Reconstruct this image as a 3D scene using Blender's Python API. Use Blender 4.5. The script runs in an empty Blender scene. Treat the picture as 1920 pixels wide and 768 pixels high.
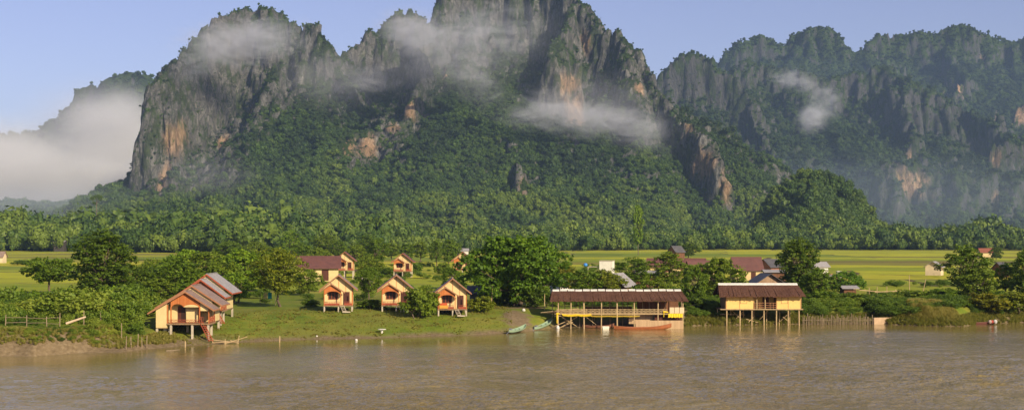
import bpy, math, random
import numpy as np
from mathutils import Vector, Matrix, Euler
R = math.radians
rng = np.random.default_rng(7)
random.seed(7)
SC = bpy.context.scene
COL = SC.collection
CAM_H = 13.5
F = 2400.0
HY = 440.0

def wx(px, d): return (px - 960.0) * d / F
def wz(py, d): return CAM_H - (py - HY) * d / F

# ---------------------------------------------------------------- noise
_P = np.random.default_rng(3).permutation(256)
_P = np.concatenate([_P, _P, _P])
_G = np.random.default_rng(5).normal(size=(256, 3))
_G /= np.linalg.norm(_G, axis=1)[:, None]
def perlin(x, y, z=0.0):
    x, y, z = np.broadcast_arrays(np.asarray(x, float), np.asarray(y, float), np.asarray(z, float))
    xi, yi, zi = np.floor(x).astype(int), np.floor(y).astype(int), np.floor(z).astype(int)
    xf, yf, zf = x - xi, y - yi, z - zi
    u, v, w = [t * t * t * (t * (t * 6 - 15) + 10) for t in (xf, yf, zf)]
    xi &= 255; yi &= 255; zi &= 255
    def g(i, j, k):
        h = _P[_P[_P[xi + i] + yi + j] + zi + k]
        gr = _G[h]
        return gr[..., 0] * (xf - i) + gr[..., 1] * (yf - j) + gr[..., 2] * (zf - k)
    a = g(0,0,0) * (1-u) + g(1,0,0) * u
    b = g(0,1,0) * (1-u) + g(1,1,0) * u
    c = g(0,0,1) * (1-u) + g(1,0,1) * u
    d = g(0,1,1) * (1-u) + g(1,1,1) * u
    return ((a * (1-v) + b * v) * (1-w) + (c * (1-v) + d * v) * w) * 1.6
def fbm(x, y, z=0.0, o=4, gain=0.5):
    r = 0; a = 1.0; f = 1.0
    for i in range(o):
        r = r + a * perlin(x * f + 17.3 * i, y * f - 9.1 * i, np.asarray(z) * f + 5.7 * i)
        a *= gain; f *= 2.03
    return r
def ridged(x, y, z=0.0, o=4):
    r = 0; a = 0.6; f = 1.0
    for i in range(o):
        r = r + a * (1 - 2 * np.abs(perlin(x * f + 31.3 * i, y * f + 9.1 * i, np.asarray(z) * f)))
        a *= 0.5; f *= 2.1
    return r
def sstep(a, b, x):
    t = np.clip((x - a) / (b - a), 0, 1)
    return t * t * (3 - 2 * t)

# ---------------------------------------------------------------- node helpers
class NT:
    def __init__(s, tree): s.t = tree; s.n = tree.nodes; s.l = tree.links
    def add(s, typ, props=None, **ins):
        nd = s.n.new(typ)
        for k, v in (props or {}).items(): setattr(nd, k, v)
        for k, v in ins.items():
            key = k.replace('_', ' ')
            sock = nd.inputs[int(k[1:])] if (k[0] == 'i' and k[1:].isdigit()) else nd.inputs[key]
            if hasattr(v, 'is_output') or isinstance(v, bpy.types.NodeSocket): s.l.new(v, sock)
            else: sock.default_value = v
        return nd
    def noise(s, vec, scale, detail=3, rough=0.55, dist=0.0):
        return s.add('ShaderNodeTexNoise', Vector=vec, Scale=scale, Detail=detail, Roughness=rough, Distortion=dist).outputs['Fac']
    def ramp(s, fac, stops, interp='LINEAR'):
        nd = s.add('ShaderNodeValToRGB', i0=fac); cr = nd.color_ramp; cr.interpolation = interp
        while len(cr.elements) < len(stops): cr.elements.new(0.5)
        for e, (p, c) in zip(cr.elements, stops):
            e.position = p; e.color = (*c, 1) if not isinstance(c, (int, float)) else (c, c, c, 1)
        return nd.outputs[0]
    def mix(s, fac, a, b, mode='MIX'):
        nd = s.add('ShaderNodeMix', {'data_type': 'RGBA', 'blend_type': mode})
        for i, v in ((0, fac), (6, a), (7, b)):
            if isinstance(v, bpy.types.NodeSocket): s.l.new(v, nd.inputs[i])
            elif i == 0: nd.inputs[0].default_value = v
            else: nd.inputs[i].default_value = (*v, 1) if not isinstance(v, (int, float)) else (v, v, v, 1)
        return nd.outputs[2]
    def math(s, op, a, b=0.0, c=0.0, clamp=False):
        return s.add('ShaderNodeMath', {'operation': op, 'use_clamp': clamp}, i0=a, i1=b, i2=c).outputs[0]
    def mapr(s, v, a, b, c, d):
        return s.add('ShaderNodeMapRange', {'clamp': True}, i0=v, i1=a, i2=b, i3=c, i4=d).outputs[0]
    def scalev(s, vec, sc):
        return s.add('ShaderNodeMapping', Vector=vec, Scale=sc).outputs[0]
    def attr(s, name):
        return s.add('ShaderNodeAttribute', {'attribute_name': name}).outputs['Fac']
    def pos(s): return s.add('ShaderNodeNewGeometry').outputs['Position']
    def obj(s): return s.add('ShaderNodeTexCoord').outputs['Object']
def newmat(name):
    m = bpy.data.materials.new(name); m.use_nodes = True
    nt = NT(m.node_tree); nt.n.clear()
    out = nt.add('ShaderNodeOutputMaterial')
    return m, nt, out
MATS = {}
def simple(name, c1, c2=None, scale=2.0, rough=0.8, stretch=(1, 1, 1), bump=0.0, bscale=20.0, spec=0.3, detail=4, c3=None):
    """two tone weathered surface in object space"""
    if name in MATS: return MATS[name]
    m, nt, out = newmat(name)
    co = nt.scalev(nt.obj(), stretch)
    c2 = c2 or tuple(v * 0.6 for v in c1)
    f = nt.noise(co, scale, detail, 0.65)
    stops = [(0.3, c1), (0.7, c2)] if c3 is None else [(0.3, c1), (0.52, c2), (0.72, c3)]
    col = nt.ramp(f, stops)
    b = nt.add('ShaderNodeBsdfPrincipled', Base_Color=col, Roughness=rough)
    b.inputs['Specular IOR Level'].default_value = spec
    if bump:
        bn = nt.add('ShaderNodeBump', Strength=bump, Distance=0.05, Height=nt.noise(co, bscale, 3))
        nt.l.new(bn.outputs[0], b.inputs['Normal'])
    nt.l.new(b.outputs[0], out.inputs[0])
    MATS[name] = m
    return m

# ---------------------------------------------------------------- mesh helpers
def mesh_from(name, V, Fc, smooth=False):
    V = np.asarray(V, dtype=np.float32); me = bpy.data.meshes.new(name)
    if isinstance(Fc, np.ndarray):
        k = Fc.shape[1]; nf = len(Fc)
        me.vertices.add(len(V)); me.vertices.foreach_set('co', V.ravel())
        me.loops.add(nf * k); me.loops.foreach_set('vertex_index', Fc.astype(np.int32).ravel())
        me.polygons.add(nf)
        me.polygons.foreach_set('loop_start', np.arange(0, nf * k, k, dtype=np.int32))
        me.polygons.foreach_set('loop_total', np.full(nf, k, dtype=np.int32))
        me.update(calc_edges=True)
    else:
        me.from_pydata([tuple(map(float, v)) for v in V], [], Fc)
    me.polygons.foreach_set('use_smooth', np.full(len(me.polygons), smooth, dtype=bool))
    me.update()
    return me
def fattr(me, name, arr):
    a = me.attributes.new(name, 'FLOAT', 'POINT'); a.data.foreach_set('value', np.asarray(arr, np.float32).ravel())
def grid_faces(nr, nc):
    i = np.arange(nr * nc).reshape(nr, nc)
    return np.stack([i[:-1, :-1], i[:-1, 1:], i[1:, 1:], i[1:, :-1]], -1).reshape(-1, 4)
def link(name, me, mat=None, parent=None, loc=None):
    o = bpy.data.objects.new(name, me); COL.objects.link(o)
    if mat is not None and me is not None and not me.materials: me.materials.append(mat)
    if parent is not None: o.parent = parent
    if loc is not None: o.location = loc
    return o
def tag(o, label=None, cat=None, group=None, kind=None):
    if label: o['label'] = label
    if cat: o['category'] = cat
    if group: o['group'] = group
    if kind: o['kind'] = kind
    return o
def empty(name, loc, rz=0.0, label=None, cat=None, group=None):
    o = bpy.data.objects.new(name, None); COL.objects.link(o)
    o.location = loc; o.rotation_euler = (0, 0, rz); o.empty_display_size = 0.3
    return tag(o, label, cat, group)
class MB:
    """collects boxes, bars, slabs into ONE mesh"""
    def __init__(s): s.v = []; s.f = []
    def quad(s, *p):
        n = len(s.v); s.v += [tuple(q) for q in p]; s.f.append(tuple(range(n, n + len(p)))); return s
    def box(s, x0, x1, y0, y1, z0, z1):
        n = len(s.v)
        s.v += [(x0,y0,z0),(x1,y0,z0),(x1,y1,z0),(x0,y1,z0),(x0,y0,z1),(x1,y0,z1),(x1,y1,z1),(x0,y1,z1)]
        s.f += [tuple(n + i for i in q) for q in ((0,3,2,1),(4,5,6,7),(0,1,5,4),(1,2,6,5),(2,3,7,6),(3,0,4,7))]
        return s
    def bar(s, a, b, r, r2=None, n=6):
        a, b = Vector(a), Vector(b); r2 = r if r2 is None else r2
        d = (b - a).normalized(); u = d.orthogonal().normalized(); w = d.cross(u)
        k = len(s.v)
        for c, rr in ((a, r), (b, r2)):
            for i in range(n):
                t = 2 * math.pi * i / n
                s.v.append(tuple(c + (u * math.cos(t) + w * math.sin(t)) * rr))
        for i in range(n):
            j = (i + 1) % n; s.f.append((k + i, k + j, k + n + j, k + n + i))
        s.f.append(tuple(k + i for i in reversed(range(n)))); s.f.append(tuple(k + n + i for i in range(n)))
        return s
    def slab(s, pts, off):
        """extruded polygon: pts = outline, off = thickness vector"""
        n = len(s.v); m = len(pts); off = Vector(off)
        s.v += [tuple(p) for p in pts] + [tuple(Vector(p) + off) for p in pts]
        s.f.append(tuple(range(n, n + m))); s.f.append(tuple(n + m + i for i in reversed(range(m))))
        for i in range(m):
            j = (i + 1) % m; s.f.append((n + i, n + m + i, n + m + j, n + j))
        return s
    def build(s, name, mat, parent=None, loc=None):
        me = bpy.data.meshes.new(name); me.from_pydata(s.v, [], s.f)
        import bmesh
        bm = bmesh.new(); bm.from_mesh(me); bmesh.ops.recalc_face_normals(bm, faces=bm.faces); bm.to_mesh(me); bm.free()
        return link(name, me, mat, parent, loc)
def copy_tree(o, parent=None):
    c = o.copy(); COL.objects.link(c)
    if parent is not None: c.parent = parent
    for ch in list(KIDS(o)): copy_tree(ch, c)
    return c
def KIDS(o): return [x for x in o.children]
# ================================================================ camera, sky, sun
cam_d = bpy.data.cameras.new('camera'); cam = bpy.data.objects.new('camera', cam_d); COL.objects.link(cam)
cam.location = (0, 0, CAM_H); cam.rotation_euler = (R(90), 0, 0)
cam_d.sensor_width = 36.0; cam_d.lens = F / 1920 * 36.0; cam_d.shift_y = (HY - 384.0) / 1920.0
cam_d.clip_start = 0.5; cam_d.clip_end = 30000
SC.camera = cam
SUN_EL, SUN_AZ = R(27), R(141)
sdir = Vector((math.sin(SUN_AZ) * math.cos(SUN_EL), math.cos(SUN_AZ) * math.cos(SUN_EL), math.sin(SUN_EL)))
w = bpy.data.worlds.new('World'); SC.world = w; w.use_nodes = True
wn = NT(w.node_tree); wn.n.clear()
sky = wn.add('ShaderNodeTexSky', {'sky_type': 'NISHITA', 'sun_disc': False, 'sun_elevation': SUN_EL, 'sun_rotation': SUN_AZ,
     'air_density': 1.0, 'dust_density': 1.0, 'ozone_density': 5.0, 'altitude': 250})
tinted = wn.mix(1.0, sky.outputs[0], (1.22, 0.97, 1.03), 'MULTIPLY')
hs = wn.add('ShaderNodeHueSaturation', Hue=0.512, Saturation=0.86, Value=0.97, Color=tinted)
bg = wn.add('ShaderNodeBackground', Color=hs.outputs[0], Strength=0.088)
wo = wn.add('ShaderNodeOutputWorld'); wn.l.new(bg.outputs[0], wo.inputs[0])
sl = bpy.data.lights.new('sun', 'SUN'); sl.energy = 5.0; sl.angle = R(0.6); sl.color = (1.0, 0.86, 0.62)
so = bpy.data.objects.new('sun', sl); COL.objects.link(so); so.rotation_euler = sdir.to_track_quat('Z', 'Y').to_euler()
so.location = (50, -50, 80)
SC.view_settings.view_transform = 'Standard'; SC.view_settings.look = 'None'; SC.view_settings.gamma = 1
SC.view_settings.exposure = 0.5
try: SC.view_settings.use_curve_mapping = False
except Exception: pass
SC.render.engine = 'CYCLES'
cy = SC.cycles
cy.use_denoising = True; cy.max_bounces = 6; cy.diffuse_bounces = 2; cy.glossy_bounces = 3; cy.transmission_bounces = 2
cy.volume_bounces = 1; cy.transparent_max_bounces = 6; cy.volume_step_rate = 2.0; cy.volume_max_steps = 96
cy.caustics_reflective = False; cy.caustics_refractive = False

# ================================================================ ground
SHORE = [(-400,668),(0,668),(60,668),(140,662),(225,660),(270,654),(330,649),(400,645),(450,640),(520,638),(640,634),(800,630),(900,627),
         (950,624),(1000,619),(1040,614),(1150,612),(1280,611),(1340,609),(1480,607),(1640,606),(1700,609),(1760,611),(1810,611),(1840,606),(1920,604),(2300,602)]
_sd = [CAM_H * F / (p[1] - HY) for p in SHORE]
_sx = [wx(p[0], d) for p, d in zip(SHORE, _sd)]
def shore_y(x):
    x = np.asarray(x, float)
    return np.interp(x, _sx, _sd) + 0.7 * perlin(x / 6.0, 3.3) + 0.35 * perlin(x / 1.7, 9.3)
# width of the bank slope (m) along x
_bx = [wx(p, 165) for p in (-400, 245, 285, 430, 900, 960, 1040, 1300, 2300)]
_bw = [5.0, 5.0, 24.0, 24.0, 17.0, 12.0, 9.0, 6.0, 5.0]
def ground_z(x, y):
    x = np.asarray(x, float); y = np.asarray(y, float)
    t = y - shore_y(x)
    bw = np.interp(x, _bx, _bw)
    up = np.clip(t / bw, 0, 1); up = up * (2 - up) * 0.55 + up * 0.45
    z = np.where(t < 0, np.maximum(-1.6, 0.12 * t), 0.05 * np.minimum(np.maximum(t, 0), 1) + 2.45 * up)
    z = z + np.where(t > 0, 1, 0) * (0.10 * fbm(x / 7.0, y / 7.0) + 0.16 * perlin(x / 30, y / 30)) * np.clip(t / 8, 0, 1)
    near = sstep(40, 14, y)
    return z * (1 - near) + (9.0) * near
# rows
ys = [-260, -120, -60, -20, 0, 12, 20, 28, 36, 45, 60, 90, 120, 132]
y = 132.0
while y < 215: ys.append(y + 0.4); y += 0.4
while y < 420: ys.append(y + 1.4); y += 1.4
while y < 1000: ys.append(y + 5); y += 5
while y < 7000: ys.append(y * 1.06); y *= 1.06
ys = np.array(ys); NCOL = 520
U = np.linspace(-1, 1, NCOL)
Yg = np.repeat(ys[:, None], NCOL, 1)
half = np.maximum(np.abs(ys) * 0.52 + 12, 90)[:, None]
Xg = U[None, :] * half
Zg = ground_z(Xg, Yg)
me = mesh_from('ground', np.stack([Xg, Yg, Zg], -1).reshape(-1, 3), grid_faces(len(ys), NCOL), True)
tsh = Yg - shore_y(Xg)
pxg = Xg * F / np.maximum(Yg, 60) + 960
mud = sstep(2.6, 0.0, tsh + 0.9 * fbm(Xg / 3.0, Yg / 3.0))
leftb = sstep(-33, -41, Xg) ; 
mud = np.maximum(mud, leftb * sstep(6.5, 3.0, tsh + 2.2 * fbm(Xg / 2.5, Yg / 2.5)))
# bare earth patch and path near the boats
def blob(cx, cy, rx, ry, n=0.35):
    return sstep(1.0, 0.55, np.sqrt(((Xg - cx) / rx) ** 2 + ((Yg - cy) / ry) ** 2) + n * fbm(Xg / 1.6, Yg / 1.6))
mud = np.maximum(mud, blob(wx(968, 184), 184, 2.6, 6.0))
mud = np.maximum(mud, 0.9 * blob(wx(978, 193), 193.5, 4.5, 3.0))
mud = np.maximum(mud, 0.8 * blob(wx(1255, 192), 192, 10, 3.5))
fattr(me, 'mud', mud)
fattr(me, 'field', sstep(225, 245, Yg + 8 * perlin(Xg / 25, 1.7)))
m, nt, out = newmat('ground')
P = nt.pos()
n1 = nt.noise(P, 0.35, 5, 0.6); n2 = nt.noise(P, 2.2, 5, 0.7); n3 = nt.noise(P, 0.06, 3)
lawn = nt.ramp(n1, [(0.3, (0.085, 0.130, 0.010)), (0.5, (0.140, 0.180, 0.014)), (0.72, (0.230, 0.210, 0.030))])
lawn = nt.mix(nt.mapr(n2, 0.35, 0.7, 0, 0.45), lawn, (0.065, 0.11, 0.010))
lawn = nt.mix(nt.mapr(n3, 0.42, 0.62, 0, 0.5), lawn, (0.20, 0.17, 0.035))
# paddy fields: brick pattern patches, wide and shallow, with low dykes
pv = nt.add('ShaderNodeMapping', Vector=P, Rotation=(0, 0, R(4)), Scale=(1, 1, 1)).outputs[0]
wob = nt.noise(P, 0.012, 2); wv = nt.add('ShaderNodeVectorMath', {'operation': 'MULTIPLY_ADD'})
nt.l.new(wob, wv.inputs[0]); wv.inputs[1].default_value = (40, 40, 0); nt.l.new(pv, wv.inputs[2])
br = nt.add('ShaderNodeTexBrick', {'offset': 0.37, 'offset_frequency': 2, 'squash': 1.6, 'squash_frequency': 3}, Vector=wv.outputs[0],
            Color1=(0, 0, 0, 1), Color2=(1, 1, 1, 1), Mortar=(0.5, 0.5, 0.5, 1), Scale=1.0, Brick_Width=150.0, Row_Height=38.0, Mortar_Size=1.3, Mortar_Smooth=0.4, Bias=0.0)
fc = nt.ramp(br.outputs['Color'], [(0.0, (0.16, 0.22, 0.012)), (0.2, (0.46, 0.44, 0.020)), (0.4, (0.17, 0.22, 0.016)), (0.55, (0.50, 0.44, 0.022)), (0.72, (0.38, 0.40, 0.018)), (0.88, (0.15, 0.11, 0.035)), (1.0, (0.44, 0.43, 0.02))])
fn = nt.noise(nt.scalev(P, (0.3, 1.3, 1)), 0.12, 4, 0.6)
fc = nt.mix(nt.mapr(fn, 0.40, 0.7, 0.0, 0.5), fc, (0.085, 0.12, 0.014))
fc = nt.mix(br.outputs['Fac'], fc, (0.10, 0.075, 0.028))
col = nt.mix(nt.attr('field'), lawn, fc)
mudc = nt.ramp(n2, [(0.3, (0.10, 0.070, 0.036)), (0.55, (0.185, 0.135, 0.075)), (0.75, (0.26, 0.20, 0.12))])
col = nt.mix(nt.attr('mud'), col, mudc)
b = nt.add('ShaderNodeBsdfPrincipled', Base_Color=col, Roughness=0.9); b.inputs['Specular IOR Level'].default_value = 0.15
bp = nt.add('ShaderNodeBump', Strength=0.7, Distance=0.12, Height=nt.noise(P, 3.0, 5, 0.7)); nt.l.new(bp.outputs[0], b.inputs['Normal'])
nt.l.new(b.outputs[0], out.inputs[0])
tag(link('ground', me, m), 'grassy river bank, lawn and yellow-green rice fields on the valley floor', kind='structure')

# ================================================================ river
wys = np.concatenate([np.linspace(-180, 60, 40), np.arange(62, 72, .5), np.arange(72, 110, .14), np.arange(110, 150, .2), np.arange(150, 206, .3)])
NW = 640
WY = np.repeat(wys[:, None], NW, 1); WX = np.linspace(-1, 1, NW)[None, :] * np.maximum(np.abs(wys) * 0.44 + 8, 60)[:, None]
cx_, cy_ = WX + 2.5 * fbm(WX / 9, WY / 9, 1.1, o=2), WY + 2.5 * fbm(WX / 9, WY / 9, 7.7, o=2)
wreach = 0.35 + 0.9 * np.clip(0.55 + 0.9 * fbm(WX / 38, WY / 20, 2.2, o=3), 0, 1)
dsh = shore_y(WX) - WY
wamp = 2.7 * wreach * (0.05 + 0.22 * sstep(3, 26, dsh) + 0.73 * sstep(14, 75, dsh)) * sstep(66, 76, WY)
WZ = wamp * (0.060 * fbm(cx_ / 3.4, cy_ / 2.2, 0.3, o=2) + 0.034 * (ridged(cx_ / 1.5, cy_ / 0.95, 3.1, o=2)) + 0.012 * perlin(cx_ / .55, cy_ / .45, 5.0))
me = mesh_from('river', np.stack([WX, WY, WZ], -1).reshape(-1, 3), grid_faces(len(wys), NW), True)
fattr(me, 'ruffle', wamp)
m, nt, out = newmat('muddy_water')
P = nt.pos()
h = nt.math('MULTIPLY', nt.noise(nt.scalev(P, (0.7, 1.0, 1)), 3.2, 4, 0.65, 0.3), nt.attr('ruffle'))
bn = nt.add('ShaderNodeBump', Strength=1.0, Distance=0.10, Height=h)
wc = nt.ramp(nt.noise(P, 0.03, 4), [(0.35, (0.165, 0.122, 0.038)), (0.65, (0.225, 0.172, 0.064))])
b = nt.add('ShaderNodeBsdfPrincipled', Base_Color=wc, Roughness=0.045, IOR=1.33, Normal=bn.outputs[0])
nt.l.new(b.outputs[0], out.inputs[0])
tag(link('river', me, m), 'wide brown muddy river with small wind ripples', kind='structure')

# ================================================================ mountains
def spine_field(X, Y, spines, warp, flute, seed):
    H = np.full(X.shape, -60.0)
    wxx = X + warp * fbm(X / 170 + seed, Y / 170, o=3) + warp * 0.35 * fbm(X / 42, Y / 60 + seed, o=3)
    wyy = Y + warp * fbm(X / 170, Y / 170 + seed + 40, o=3) + warp * 0.35 * fbm(X / 42 + 9, Y / 60 + seed, o=3)
    fl = flute * (fbm(X / 55 + seed, Y / 130, o=4) * 0.9)
    for sp in spines:
        pts = []
        for p in sp['pts']:
            d = p[2]
            pts.append((wx(p[0], d), d, wz(p[1], d), p[3] if len(p) > 3 else sp.get('c', 100), p[4] if len(p) > 4 else sp.get('s', 0.62)))
        cw = sp.get('w', 26.0)
        for a, b_ in zip(pts[:-1], pts[1:]):
            ax, ay, bx, by = a[0], a[1], b_[0], b_[1]
            L2 = (bx - ax) ** 2 + (by - ay) ** 2 + 1e-6
            t = np.clip(((wxx - ax) * (bx - ax) + (wyy - ay) * (by - ay)) / L2, 0, 1)
            d = np.hypot(wxx - (ax + t * (bx - ax)), wyy - (ay + t * (by - ay)))
            d = np.maximum(0, d + fl * np.clip(d / 30.0, 0, 1))
            zc = a[2] + t * (b_[2] - a[2]); c = a[3] + t * (b_[3] - a[3]); s = a[4] + t * (b_[4] - a[4])
            dd = np.maximum(0, d - 4)
            H = np.maximum(H, zc - c * (1 - np.exp(-(dd / cw) ** 1.25)) - s * d)
    return H
SURF = {}
def make_mountain(key, name, label, x0, x1, y0, y1, step, spines, warp=20, flute=20, seed=0.0, jag=9.0, disp=4.0, ochre=(), bare=(), vegmin=0.50, rockbias=0.0, dull=0.0, gully=13.0):
    nx = int((x1 - x0) / step) + 1; ny = int((y1 - y0) / step) + 1
    X, Y = np.meshgrid(np.linspace(x0, x1, nx), np.linspace(y0, y1, ny))
    H = spine_field(X, Y, spines, warp, flute, seed)
    up = sstep(20, 160, H)
    H = H + up * jag * (ridged(X / 34 + seed, Y / 34, o=4) - 0.1) + up * jag * 0.7 * fbm(X / 12, Y / 12 + seed, o=3)
    H = H + (1 - 0.6 * up) * gully * sstep(-10, 25, H) * (ridged((X + 20 * fbm(X / 90, Y / 90 + seed, o=2)) / 75 + seed, Y / 210, o=3) - 0.2)
    H = H + (1 - up) * 4 * fbm(X / 25, Y / 25, o=3)
    k = 14.0
    base = 2.5
    H = base - 4 + k * np.logaddexp(0, (H - base) / k)
    V = np.stack([X, Y, H], -1)
    def nrm(V):
        dx = np.gradient(V, axis=1); dy = np.gradient(V, axis=0)
        n = np.cross(dx, dy); return n / (np.linalg.norm(n, axis=-1, keepdims=True) + 1e-9)
    N = nrm(V)
    steep = 1 - N[..., 2]
    sc = step / 2.2
    dn = fbm(V[..., 0] / (13 * sc), V[..., 1] / (13 * sc), V[..., 2] / (46 * sc) + seed, o=3) + 0.8 * (ridged(V[..., 0] / (30 * sc), V[..., 1] / (30 * sc), V[..., 2] / (120 * sc), o=2) - 0.3)
    amp_ = disp * np.clip(steep * 1.7, 0, 1) * sstep(5, 60, H)
    V = V + N * (dn * amp_)[..., None]
    N = nrm(V)
    x, y, z = V[..., 0], V[..., 1], V[..., 2]
    # rock where steep
    n_big = fbm(x / 60, y / 60, z / 70 + seed, o=3); n_s = fbm(x / 15, y / 15, z / 24 + seed, o=3)
    rock = sstep(vegmin + 0.10, vegmin - 0.10, N[..., 2] + 0.13 * n_big + 0.16 * n_s - rockbias)
    hg = sstep(15, 60, z + 20 * n_big)
    rock = rock * hg
    och = np.zeros_like(x)
    for (px, py, d, rx, rz_, st) in bare:
        cx, cz = wx(px, d), wz(py, d)
        q = np.sqrt(((x - cx) / rx) ** 2 + ((z - cz) / rz_) ** 2 + ((y - d) / 160) ** 2)
        mk = sstep(1.15, 0.7, q + 0.35 * n_s + 0.22 * n_big)
        if st == 2:
            rock = np.maximum(rock, mk * sstep(-0.9, 0.1, 0.5 - N[..., 2] + 0.5 * n_s) ); continue
        rock = rock * (1 - mk) + mk * (rock * 0.4 + 0.6 * sstep(-0.5, 0.1, 0.75 - N[..., 2] + 0.3 * n_s)) if st > 0 else rock * (1 - mk)
    for (px, py, d, rx, rz_) in ochre:
        cx, cz = wx(px, d), wz(py, d)
        q = np.sqrt(((x - cx) / rx) ** 2 + ((z - cz) / rz_) ** 2 + ((y - d) / 160) ** 2)
        och = np.maximum(och, sstep(1.15, 0.45, q + 0.45 * n_s + 0.2 * n_big))
    me = mesh_from(name, V.reshape(-1, 3), grid_faces(ny, nx), True)
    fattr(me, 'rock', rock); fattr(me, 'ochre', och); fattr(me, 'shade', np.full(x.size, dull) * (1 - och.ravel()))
    o = tag(link(name, me, ROCKMAT), label, kind='structure')
    SURF[key] = (V, N, rock + 0.6 * och)
    return o
m, nt, out = newmat('karst_rock')
P = nt.pos()
st = nt.noise(nt.scalev(P, (1, 1, 0.28)), 0.085, 7, 0.78, 1.2)
st2 = nt.noise(nt.scalev(P, (1, 1, 0.6)), 0.30, 5, 0.75, 0.8)
big = nt.noise(P, 0.018, 4)
rk = nt.ramp(st, [(0.30, (0.035, 0.036, 0.036)), (0.46, (0.090, 0.090, 0.087)), (0.57, (0.180, 0.176, 0.165)), (0.70, (0.38, 0.365, 0.33))])
rk = nt.mix(nt.mapr(st2, 0.4, 0.62, 0, 0.65), rk, (0.052, 0.052, 0.044))
rk = nt.mix(nt.mapr(big, 0.45, 0.7, 0, 0.4), rk, (0.17, 0.162, 0.148))
oc = nt.ramp(st, [(0.34, (0.10, 0.075, 0.05)), (0.5, (0.30, 0.19, 0.11)), (0.66, (0.50, 0.36, 0.24))])
oc = nt.mix(nt.mapr(st2, 0.5, 0.7, 0, 0.6), oc, (0.15, 0.12, 0.09))
crk = nt.add('ShaderNodeTexVoronoi', {'feature': 'DISTANCE_TO_EDGE'}, Vector=nt.add('ShaderNodeVectorMath', {'operation': 'MULTIPLY_ADD'}, i0=nt.noise(P, 0.05, 3), i1=(22, 22, 22), i2=nt.scalev(P, (1, 1, 0.5))).outputs[0], Scale=0.085).outputs['Distance']
rk = nt.mix(nt.mapr(crk, 0.0, 0.09, 0.6, 0.0), rk, (0.030, 0.031, 0.027))
rk = nt.mix(nt.attr('ochre'), rk, oc)
vg = nt.ramp(nt.noise(P, 0.09, 5, 0.7), [(0.3, (0.016, 0.028, 0.008)), (0.55, (0.034, 0.056, 0.011)), (0.75, (0.062, 0.092, 0.018))])
fine = nt.noise(nt.scalev(P, (1, 1, 0.45)), 0.13, 6, 0.8)
rf = nt.mapr(nt.math('ADD', nt.attr('rock'), nt.math('MULTIPLY', nt.math('SUBTRACT', fine, 0.54), 3.0)), 0.42, 0.62, 0, 1)
vp = nt.noise(nt.scalev(P, (1, 1, 0.42)), 0.030, 5, 0.7, 0.5)
rf = nt.math('MULTIPLY', rf, nt.math('MAXIMUM', nt.mapr(nt.math('ADD', vp, nt.math('MULTIPLY', nt.math('SUBTRACT', fine, 0.5), 0.8)), 0.42, 0.50, 0.25, 1.0), nt.math('MULTIPLY', nt.attr('ochre'), 0.8)))
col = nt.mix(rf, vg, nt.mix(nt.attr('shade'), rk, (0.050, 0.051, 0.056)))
b = nt.add('ShaderNodeBsdfPrincipled', Base_Color=col, Roughness=0.95); b.inputs['Specular IOR Level'].default_value = 0.1
hh = nt.math('ADD', nt.noise(nt.scalev(P, (1, 1, 0.3)), 0.22, 6, 0.7), nt.math('MULTIPLY', st, 1.2))
bp = nt.add('ShaderNodeBump', Strength=1.0, Distance=5.0, Height=hh); nt.l.new(bp.outputs[0], b.inputs['Normal'])
nt.l.new(b.outputs[0], out.inputs[0])
ROCKMAT = m

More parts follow.
